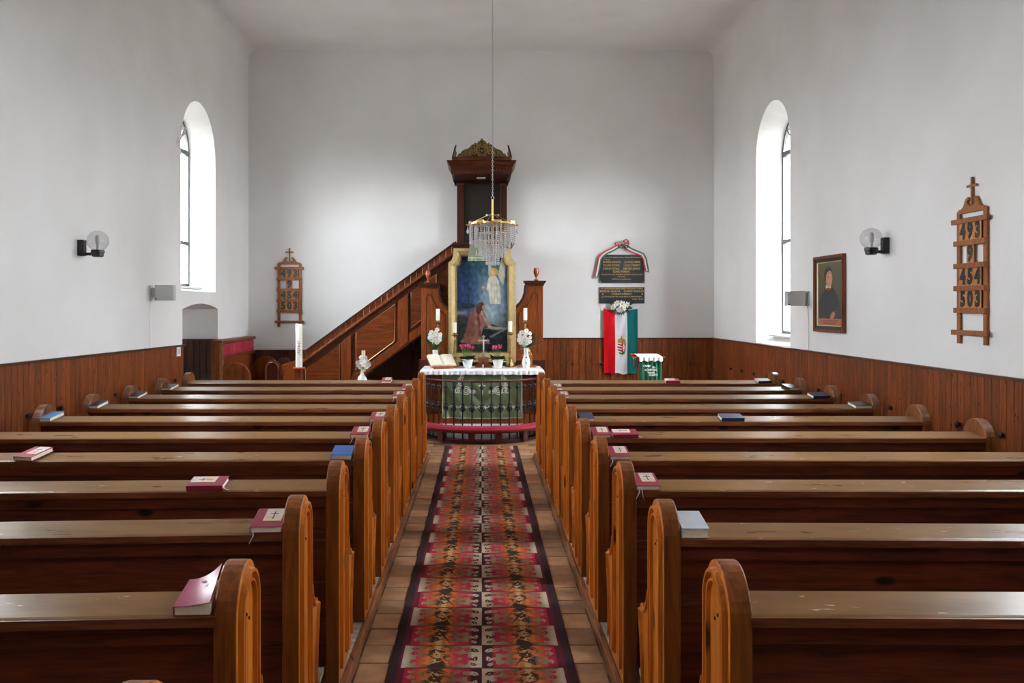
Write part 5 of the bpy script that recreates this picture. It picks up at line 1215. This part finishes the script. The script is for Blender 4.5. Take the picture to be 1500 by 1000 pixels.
grid_obj('ruffle', wshape, 420, 14, wcol, M['v'], t, .002)

# ------------------------------------------------------------------ things standing on the altar
CZ = cz+.0045
def at(x, yd): return ((x-VX)*yd/F, yd, CZ)
def pz(y, yd): return E-(y-VY)*yd/F-CZ
def pot(label, x, xf0, xf1, d, seed, big):
    t = thing('cyclamen_pot', label, 'potted plant', at(x, d), group='pink cyclamens on the altar'); k = d/F; rr = random.Random(seed)
    r = 8.2*k; h = pz(526, d)
    obj('flowerpot', MB().lathe([(r*.55, 0), (r*.62, .004), (r*.78, h*.35), (r*.90, h*.7), (r*.95, h*.92), (r*1.03, h*.94), (r*1.03, h), (r*.94, h), (r*.9, h*.9)], 26), M['white'], t, smooth=True)
    obj('soil', MB().lathe([(r*.9, h*.86), (r*.9, h*.9)], 16), M['mortar'], t)
    mb = MB()
    for i in range(46):
        a = rr.uniform(0, 6.28); L = rr.uniform(.05, .10); z_ = h+rr.uniform(0, .035); leaf(mb, (.04*math.cos(a), .04*math.sin(a), z_), (math.cos(a), math.sin(a), rr.uniform(-.15, .6)), L, L*.75)
    obj('foliage', mb, M['leaf'], t)
    mb = MB(); nf = 13 if big else 9
    for i in range(nf):
        fx = (xf0+(xf1-xf0)*(i+.5)/nf-x)*k; fy = rr.uniform(-.035, .03); fz = pz(rr.uniform(507.5, 512), d)
        mb.tube([(fx*.3, fy*.3, h), (fx*.8, fy*.8, (h+fz)/2), (fx, fy, fz)], .003, 5)
        f = MB()
        for q in range(5):
            a = q*2*math.pi/5+rr.random(); dx, dy = math.cos(a), math.sin(a); hh_ = rr.uniform(.045, .06)
            f.add([(fx, fy, fz-.012), (fx+dx*.022-dy*.014, fy+dy*.022+dx*.014, fz+hh_*.3), (fx+dx*.026, fy+dy*.026, fz+hh_*.75), (fx+dx*.022+dy*.014, fy+dy*.022-dx*.014, fz+hh_*.3), (fx+dx*.012, fy+dy*.012, fz+hh_*.35)], [(0, 1, 4), (1, 2, 4), (2, 3, 4), (3, 0, 4), (0, 4, 1)])
        obj('flower', f, M['petalp'], t)
    obj('stems', mb, M['leaf2'], t)
pot('pink cyclamen in a white pot on the altar, left of the crucifix', 685, 675, 693, 11.62, 1, True)
pot('pink cyclamen in a white pot on the altar, right of the crucifix', 729.5, 722, 734, 11.62, 2, False)
def candlestick(label, x, d, ytop, ycup, ybase_w, tall, name='altar_candle'):
    k = d/F; zc = pz(ycup, d); zt_ = pz(ytop, d)
    s = thing('candlestick', label.replace('white candle in', 'aged brass').replace(' candlestick', ' candlestick', 1), 'candlestick', at(x, d), group='brass altar candlesticks')
    r = ybase_w*k/2
    prof_ = [(r*.9, .0), (r, .02), (r*.92, .045), (r*.55, .075), (r*.42, .12), (r*.5, .14), (r*.34, .155), (r*.24, .19), (r*.3, .21), (.014, .235), (.018, .26), (.011, .28), (.011, zc-.10), (.018, zc-.085), (.011, zc-.07), (.012, zc-.03), (.03, zc-.018), (.048, zc-.008), (.052, zc), (.046, zc+.002), (.02, zc-.004), (.022, zc+.025), (.018, zc+.025)]
    obj('stem', MB().lathe(prof_, 20), M['oldbrass'], s, smooth=True)
    for q in range(3):
        a = math.pi/2+q*2*math.pi/3+math.pi; c_, s_ = math.cos(a), math.sin(a)
        obj('foot', MB().tube([(c_*r*.5, s_*r*.5, .06), (c_*r*.95, s_*r*.95, .055), (c_*r*1.15, s_*r*1.15, .025), (c_*r*1.3, s_*r*1.3, .008)], [.016, .014, .012, .010], 8), M['oldbrass'], s, smooth=True)
    c = thing(name, label, 'candle', (at(x, d)[0], d, CZ+zc+.022), group='white altar candles')
    L = zt_-zc-.022
    obj('candle_body', MB().lathe([(.026, 0), (.027, L*.3), (.027, L-.004), (.022, L), (.003, L-.002)], 20), M['wax'], c, smooth=True)
    obj('wick', MB().lathe([(.002, L-.002), (.0015, L+.01)], 6), M['black'], c)
for lab, x, d, yt, yc, bw in (('white candle in the left inner candlestick, overlapping the picture frame', 666, 11.85, 472, 489.5, 13), ('white candle in the right inner candlestick, in front of the picture frame', 747.5, 11.8, 470.3, 488, 13),
                              ('white candle in the leftmost candlestick, above the left white flowers', 641.5, 11.95, 452, 471.5, 11), ('white candle in the rightmost candlestick, above the right white flowers', 769.5, 11.95, 451, 471, 11)):
    candlestick(lab, x, d, yt, yc, bw, True)
for o in [o for o in bpy.data.objects if o.get('category') == 'candlestick']:
    pass
labs = {'left inner': 'aged brass candlestick on the altar between the open book and the left cyclamen', 'right inner': 'aged brass candlestick with ornate foot, right of the right cyclamen',
        'leftmost': 'aged brass candlestick rising behind the left white flowers', 'rightmost': 'aged brass candlestick rising behind the right white flowers'}
for o in bpy.data.objects:
    if o.get('category') == 'candlestick':
        for k_, v_ in labs.items():
            if k_ in o['label']: o['label'] = v_; break
def bouquet(label, x, d, vase_prof, cx, cy, rx, ry, seed, side, vm):
    t = thing('flower_vase', label, 'vase', at(x, d), group='white flower vases on the altar'); rr = random.Random(seed); k = d/F
    obj('vase_body', MB().lathe(vase_prof, 22), vm, t, smooth=True); vt = vase_prof[-1][1]
    n = 0
    pts = []
    for i in range(400):
        a = rr.uniform(0, 6.28); q = math.sqrt(rr.random()); px_, py_ = cx+rx*q*math.cos(a), cy+ry*q*math.sin(a)
        if all(math.hypot(px_-a_, py_-b_) > 4.0 for a_, b_ in pts): pts.append((px_, py_))
        if len(pts) > 18: break
    for i, (px_, py_) in enumerate(pts):
        dep = -.06*math.sqrt(max(0, 1-((px_-cx)/rx)**2*.9)); nx_ = (px_-cx)/rx
        flower_head(((px_-x)*k, dep+rr.uniform(-.015, .015), pz(py_, d)), rr.uniform(.030, .037), (nx_*.7, -1, -(py_-cy)/ry*.6), 11, M['petalw'], t, True, .15, seed=seed*50+i)
    mb = MB()
    for i in range(80):
        a = rr.uniform(-.4, 3.5); L = rr.uniform(.05, .11); bx_ = rr.uniform(-.03, .03); bz = vt+rr.uniform(-.01, .12); leaf(mb, (bx_, rr.uniform(-.03, .03), bz), (math.cos(a), rr.uniform(-.6, .4), math.sin(a)*.7), L, L*.35)
    obj('foliage', mb, M['leaf2'], t)
    mb = MB()
    for i in range(26):
        tx, ty = side[0]+rr.uniform(-1, 1)*side[2], side[1]+rr.uniform(-1, 1)*side[3]; e_ = Vector(((tx-x)*k, .05, pz(ty, d))); s0 = Vector((0, .02, vt)); dv = e_-s0
        for f in (.5, .65, .8, .95):
            for sg in (-1, 1): leaf(mb, s0+dv*f, dv.normalized()+Vector((sg*.5, 0, sg*.3)), .05, .010)
        mb.tube([tuple(s0), tuple(s0+dv*.5+Vector((0, 0, .01))), tuple(e_)], .0025, 4)
    obj('fern_sprays', mb, M['leaf'], t)
bouquet('narrow white vase of white chrysanthemums behind the open book', 637.5, 11.85, [(.035, 0), (.036, .02), (.032, .10), (.036, .16), (.040, pz(512, 11.85)), (.034, pz(512, 11.85))], 638, 492, 9.5, 10, 5, (638, 497, 17, 8), M['porcelain'])
d = 11.55
bouquet('waisted white vase with printed flowers holding white chrysanthemums, right end of the altar', 770.7, d, [(.040, 0), (.046, .008), (.056, .05), (.058, .08), (.050, .13), (.034, .18), (.030, .215), (.034, pz(509.5, d)), (.030, pz(509.5, d))], 768.5, 494, 9.5, 11.5, 6, (783, 497, 8, 11), M['porcelain'])
for (yy, r) in ((523, .013), (531, .014)): 
    o = obj('printed_spray', MB().ball((0, -.052, pz(yy, d)), r, 8, 6, .7), M['leaf2'], [o for o in bpy.data.objects if o.get('label', '').startswith('waisted')][0])
# open bible on its stand
d = 11.5; t = thing('open_bible', 'large open bible on a low wooden stand at the left end of the altar', 'book', at(650, d), (0, 0, math.radians(20)))
k = d/F
sb = obj('stand_board', MB().box(-.15, .13, -.03, .0, .0, .028), M['turned'], t, bevel=.003)
obj('stand_wedge', MB().prism([(-.02, 0), (.20, 0), (.20, .15), (-.02, .03)], 'x', -.12, .12), M['boxwood'], t, bevel=.003)
bm_ = Matrix.Translation((-.0, -.005, .036)) @ Matrix.Rotation(math.radians(33), 4, 'X')
for s_, nm in ((-1, 'left_pages'), (1, 'right_pages')):
    pr_ = [(0, .002), (s_*.02, .020), (s_*.06, .028), (s_*.12, .027), (s_*.175, .022), (s_*.185, .0), (0, 0)]
    obj(nm, MB().prism(pr_, 'y', 0, .245).xf(bm_), M['paper'], t)
    for q in range(14):
        yv = .22-q*.015; obj('print_line', MB().box(s_*.03, s_*.16, yv, yv+.003, .0285, .0288).xf(bm_), M['pages'], t) if q % 2 == 0 else None
obj('cover', MB().box(-.195, .195, -.006, .252, -.006, 0).xf(bm_), M['boxwood'], t)
# crucifix
d = 11.78; t = thing('crucifix', 'silver crucifix with white corpus on a stepped wooden base, centre of the altar', 'crucifix', at(708.3, d)); k = d/F
zb = pz(523, d)
obj('base_step', MB().box(-.125, .125, -.08, .06, 0, .022), M['boxwood'], t, bevel=.003); obj('base_step', MB().box(-.10, .10, -.06, .05, .022, .045), M['boxwood'], t, bevel=.003)
obj('base_block', MB().box(-.075, .075, -.04, .04, .045, zb), M['boxwood'], t, bevel=.003)
obj('cross_foot', MB().prism([(-.045, zb), (.045, zb), (.022, zb+.03), (.016, zb+.07), (-.016, zb+.07), (-.022, zb+.03)], 'y', -.025, .025), M['silver'], t, bevel=.003)
h = pz(491, d)
cr = obj('cross', MB().box(-.011, .011, -.008, .008, zb+.06, h-.02).box(-.055, .055, -.008, .008, h-.085, h-.063), M['silver'], t)
for (x, z) in ((-.06, h-.074), (.06, h-.074), (0, h-.02)):
    for (ax, az) in ((0, 0), (.014, 0), (-.014, 0), (0, .014), (0, -.014)): obj('trefoil', MB().lathe([(.011, -.005), (.011, .005)], 10), M['silver'], cr, (x+ax, 0, z+az), (math.pi/2, 0, 0))
# the small cast body is one continuous skin
bmv = [(0, h-.078), (0, h-.105), (0, h-.135), (.003, h-.165), (.002, h-.195), (0, h-.225)]
me = bpy.data.meshes.new('corpus'); V = [(0, -.018, h-.055), (0, -.017, h-.072), (0, -.016, h-.088), (0, -.017, h-.112), (0, -.018, h-.135), (-.006, -.022, h-.165), (-.003, -.016, h-.205), (.006, -.022, h-.165), (.003, -.016, h-.205), (-.018, -.014, h-.076), (-.05, -.012, h-.070), (.018, -.014, h-.076), (.05, -.012, h-.070)]
Ed = [(0, 1), (1, 2), (2, 3), (3, 4), (4, 5), (5, 6), (4, 7), (7, 8), (1, 9), (9, 10), (1, 11), (11, 12)]
me.from_pydata(V, Ed, []); co = bpy.data.objects.new('corpus', me); col.objects.link(co); co.parent = t
m_ = co.modifiers.new('skin', 'SKIN'); rads = [.009, .005, .011, .009, .010, .006, .004, .006, .004, .0045, .003, .0045, .003]
for i, r in enumerate(rads): me.skin_vertices[0].data[i].radius = (r, r)
me.skin_vertices[0].data[4].use_root = True
co.modifiers.new('sub', 'SUBSURF').levels = 1; me.materials.append(M['porcelain'])
tv = thing('bud_vase', 'tiny white vase of violets in front of the crucifix base', 'vase', (at(707.5, 11.66)[0], 11.66, CZ))
obj('vase_body', MB().lathe([(.010, 0), (.013, .01), (.013, .035), (.009, .045), (.012, .052), (.009, .052)], 12), M['porcelain'], tv, smooth=True)
mb = MB()
for i in range(16): a = i*2.4; leaf(mb, (0, 0, .052), (math.cos(a), math.sin(a), .9), .035, .012)
obj('foliage', mb, M['leaf'], tv)
for i in range(4): obj('violet', MB().ball((.009*math.cos(i*1.6), .009*math.sin(i*1.6)-.006, .088+.004*i), .008, 8, 6), plain('violet_petal', rgb(96, 70, 150), .6), tv, smooth=True)
# gold figure on wooden box behind the right vase
d = 11.82; t = thing('gilt_figurine', 'small gilt figure on a wooden block behind the right flower vase', 'figurine', at(772, d))
obj('base_step', MB().box(-.13, .13, -.06, .06, 0, .03), M['boxwood'], t, bevel=.003); obj('base_block', MB().box(-.07, .075, -.045, .045, .03, pz(519.5, d)), M['boxwood'], t, bevel=.003)
zz = pz(519.5, d)
obj('figure', MB().tube([(.03, 0, zz), (.045, 0, zz+.02), (.035, 0, zz+.05), (.02, 0, zz+.075), (.028, 0, zz+.095)], [.014, .012, .016, .013, .004], 8).ball((.018, 0, zz+.095), .012, 8, 6).tube([(.03, 0, zz+.055), (.055, -.01, zz+.03), (.062, -.01, zz+.0)], .006, 6), M['brass'], t, smooth=True)

# ------------------------------------------------------------------ altar rail and kneeler
cyr = 11.66; R = .80; dphi = .1575
t = thing('altar_rail', 'curved communion rail of black iron balusters with a dark red handrail', 'railing', (.004, cyr, 0))
arcp = lambda r, a: (r*math.sin(a), -r*math.cos(a))
zr = P(0, 559, cyr-R).z
path = [arcp(R, a)+(zr,) for a in [(-1.62+3.24*i/48) for i in range(49)]]
obj('handrail', MB().tube(path, .026, 8, flat=.55), M['redwood'], t, smooth=True)
zb0 = .012
star = []
mb = MB(); mb.tube([(0, 0, zb0), (0, 0, zr-.01)], .0095, 6)
zk = P(0, 568, cyr-R).z; zl_ = P(0, 597.5, cyr-R).z
mb.lathe([(.010, zk-.035), (.016, zk-.03), (.013, zk-.022), (.025, zk-.008), (.027, zk), (.022, zk+.012), (.013, zk+.022), (.016, zk+.03), (.010, zk+.035)], 10)
mb.lathe([(.010, zl_-.06), (.022, zl_-.04), (.012, zl_-.028), (.024, zl_-.005), (.026, zl_+.005), (.012, zl_+.03), (.020, zl_+.045), (.010, zl_+.06)], 10)
for s_ in (-1, 1):
    mb.tube([(0, 0, zl_-.045), (s_*.022, -.004, zl_-.03), (s_*.038, -.006, zl_-.004), (s_*.028, -.006, zl_+.016), (s_*.016, -.004, zl_+.008)], .0065, 6)
    mb.tube([(0, 0, zl_+.02), (s_*.020, -.004, zl_+.034), (s_*.026, -.004, zl_+.05)], .006, 6)
    mb.tube([(s_*.038, -.006, zl_-.006), (s_*.030, -.004, zl_-.04), (0, 0, zl_-.06)], .005, 6)
    mb.tube([(0, 0, zk-.018), (s_*.022, -.004, zk-.01), (s_*.026, -.004, zk+.012), (s_*.012, -.002, zk+.02)], .005, 6)
bal = newmesh('baluster', mb, M['iron'], True)
for i in range(-10, 11):
    a = i*dphi; x, y = arcp(R, a); obj('baluster', bal, None, t, (x, y, 0), (0, 0, a))
obj('bottom_rail', MB().tube([arcp(R, a)+(.022,) for a in [(-1.62+3.24*i/48) for i in range(49)]], .013, 6), M['iron'], t)
t = thing('kneeler', 'curved kneeling bench with a crimson cushion before the altar rail', 'kneeler', (.004, cyr, 0))
def arcbox(r0, r1, z0, z1, a0, a1, n=36, puff=0):
    mb = MB(); vs = []
    for i in range(n+1):
        a = a0+(a1-a0)*i/n
        for (r, z) in ((r0, z0), (r1, z0), (r1+puff, (z0+z1)/2), (r1, z1), ((r0+r1)/2, z1+puff), (r0, z1)): vs.append(arcp(r, a)+(z,))
    fs = []
    for i in range(n):
        for q in range(6): q2 = (q+1) % 6; fs.append((i*6+q, i*6+q2, (i+1)*6+q2, (i+1)*6+q))
    fs += [tuple(range(6)), tuple(n*6+q for q in range(6))[::-1]]
    return mb.add(vs, fs)
zc0 = P(0, 633.5, cyr-1.08).z
obj('cushion', arcbox(.875, 1.07, zc0, zc0+.055, -1.45, 1.45, puff=.014), M['red'], t, smooth=True)
obj('bench_board', arcbox(.885, 1.05, zc0-.02, zc0, -1.45, 1.45), M['redwood'], t)
obj('base_board', arcbox(.955, .975, .013, .05, -.50, .52, 16), M['redwood'], t)
for a in (-1.2, -.56, -.13, .22, .60, 1.15):
    x, y = arcp(.97, a); obj('leg', MB().prism([(-.032, .013), (.032, .013), (.045, zc0-.018), (-.045, zc0-.018)], 'y', -.045, .045), M['redwood'], t, (x, y, 0), (0, 0, a), bevel=.003)

# ------------------------------------------------------------------ crystal chandelier
dc = 9.6; k = dc/F; cx_ = (721.5-VX)*k; z = lambda y: E-(y-VY)*k
t = thing('chandelier', 'three tiered crystal chandelier on a brass rod hanging from a steel chain', 'chandelier', (cx_, dc, 0))
mb = MB(); zz = z(288)
i = 0
link_v = []
while zz < CEIL-.02:
    pth = []
    for q in range(10):
        a = 2*math.pi*q/10; u_, w_ = .007*math.cos(a), .017*math.sin(a); pth.append((u_, 0, zz+.014+w_) if i % 2 else (0, u_, zz+.014+w_))
    mb.tube(pth, .0028, 4, closed=True); zz += .026; i += 1
ch = obj('chain', mb, M['chain'], t); ch['kind'] = 'stuff'
obj('ceiling_hook', MB().lathe([(.012, CEIL-.05), (.05, CEIL-.02), (.05, CEIL+.01)], 14), M['brass'], t)
obj('collar', MB().lathe([(.008, z(292)), (.02, z(291)), (.02, z(288)), (.008, z(287))], 12), M['redwood'], t, smooth=True)
obj('rod', MB().lathe([(.009, z(332)), (.009, z(290))], 10), M['brass'], t, smooth=True)
sp = obj('spreader', MB().tube([(-.06, 0, z(315)), (.06, 0, z(315))], .009, 8).tube([(0, -.06, z(315)), (0, .06, z(315))], .009, 8), M['brass'], t)
for (x, y) in ((-.065, 0), (.065, 0), (0, .065), (0, -.065)): obj('bead', MB().ball((x, y, z(315)), .014, 8, 6), M['silver'], sp, smooth=True)
def ringmb(r, zc, h, tilt=0): return MB().lathe([(r, zc-h), (r+.006, zc-h), (r+.006, zc+h), (r, zc+h)], 40)
tiers = [(.262, z(328), .20, 34, .017), (.20, z(329), .235, 22, .016), (.155, z(341), .215, 24, .016), (.115, z(352), .17, 18, .015), (.075, z(358), .20, 14, .015), (.04, z(360), .195, 8, .015)]
for ti, (r, zc, L, n, br) in enumerate(tiers):
    rg = obj('brass_ring', ringmb(r, zc, .010 if ti == 0 else .0025), M['brass'], t)
    if ti in (1, 3, 5):
        pass
    beads = int(L/.021); m_ = MB()
    for b in range(beads):
        zq = -.010-b*.021
        m_.add([(0, 0, zq+.011), (br*.62, 0, zq), (0, br*.62, zq), (-br*.62, 0, zq), (0, -br*.62, zq), (0, 0, zq-.011)], [(0, 1, 2), (0, 2, 3), (0, 3, 4), (0, 4, 1), (5, 2, 1), (5, 3, 2), (5, 4, 3), (5, 1, 4)])
    m_.add([(0, 0, -L+.012), (.010, 0, -L-.008), (0, .010, -L-.008), (-.010, 0, -L-.008), (0, -.010, -L-.008), (0, 0, -L-.034)], [(0, 1, 2), (0, 2, 3), (0, 3, 4), (0, 4, 1), (5, 2, 1), (5, 3, 2), (5, 4, 3), (5, 1, 4)])
    me = newmesh('crystal_strand', m_, M['crystal'])
    for q in range(n):
        a = 2*math.pi*(q+.5)/n+ti*.2; obj('crystal_strand', me, None, t, (r*math.cos(a), r*math.sin(a), zc-.006), (0, 0, a))
for q in range(8):     # brass arm blocks on the top ring
    a = 2*math.pi*q/8+.2; obj('ring_holder', MB().box(-.045, .045, -.012, .012, -.014, .018), M['brass'], t, (.262*math.cos(a), .262*math.sin(a), z(327)), (0, 0, a+math.pi/2), bevel=.003)
for q in range(4):
    a = math.pi/2*q+.4; obj('stay', MB().tube([(.05*math.cos(a), .05*math.sin(a), z(315)), (.26*math.cos(a), .26*math.sin(a), z(327))], .003, 5), M['brass'], t)
for q, (a, rr_) in enumerate(((math.pi, .285), (.1, .285), (.9, .28), (2.3, .28))):    # candle cups with large drops
    x, y = rr_*math.cos(a), rr_*math.sin(a)
    dr_ = obj('large_drop', MB().lathe([(.002, .0), (.006, -.03), (.016, -.06), (.014, -.075), (.003, -.09)], 8), M['crystal'], t, (x, y, z(331)))
    obj('drop_holder', MB().lathe([(.008, 0), (.02, .01), (.022, .02)], 10), M['brass'], t, (x, y, z(331)))
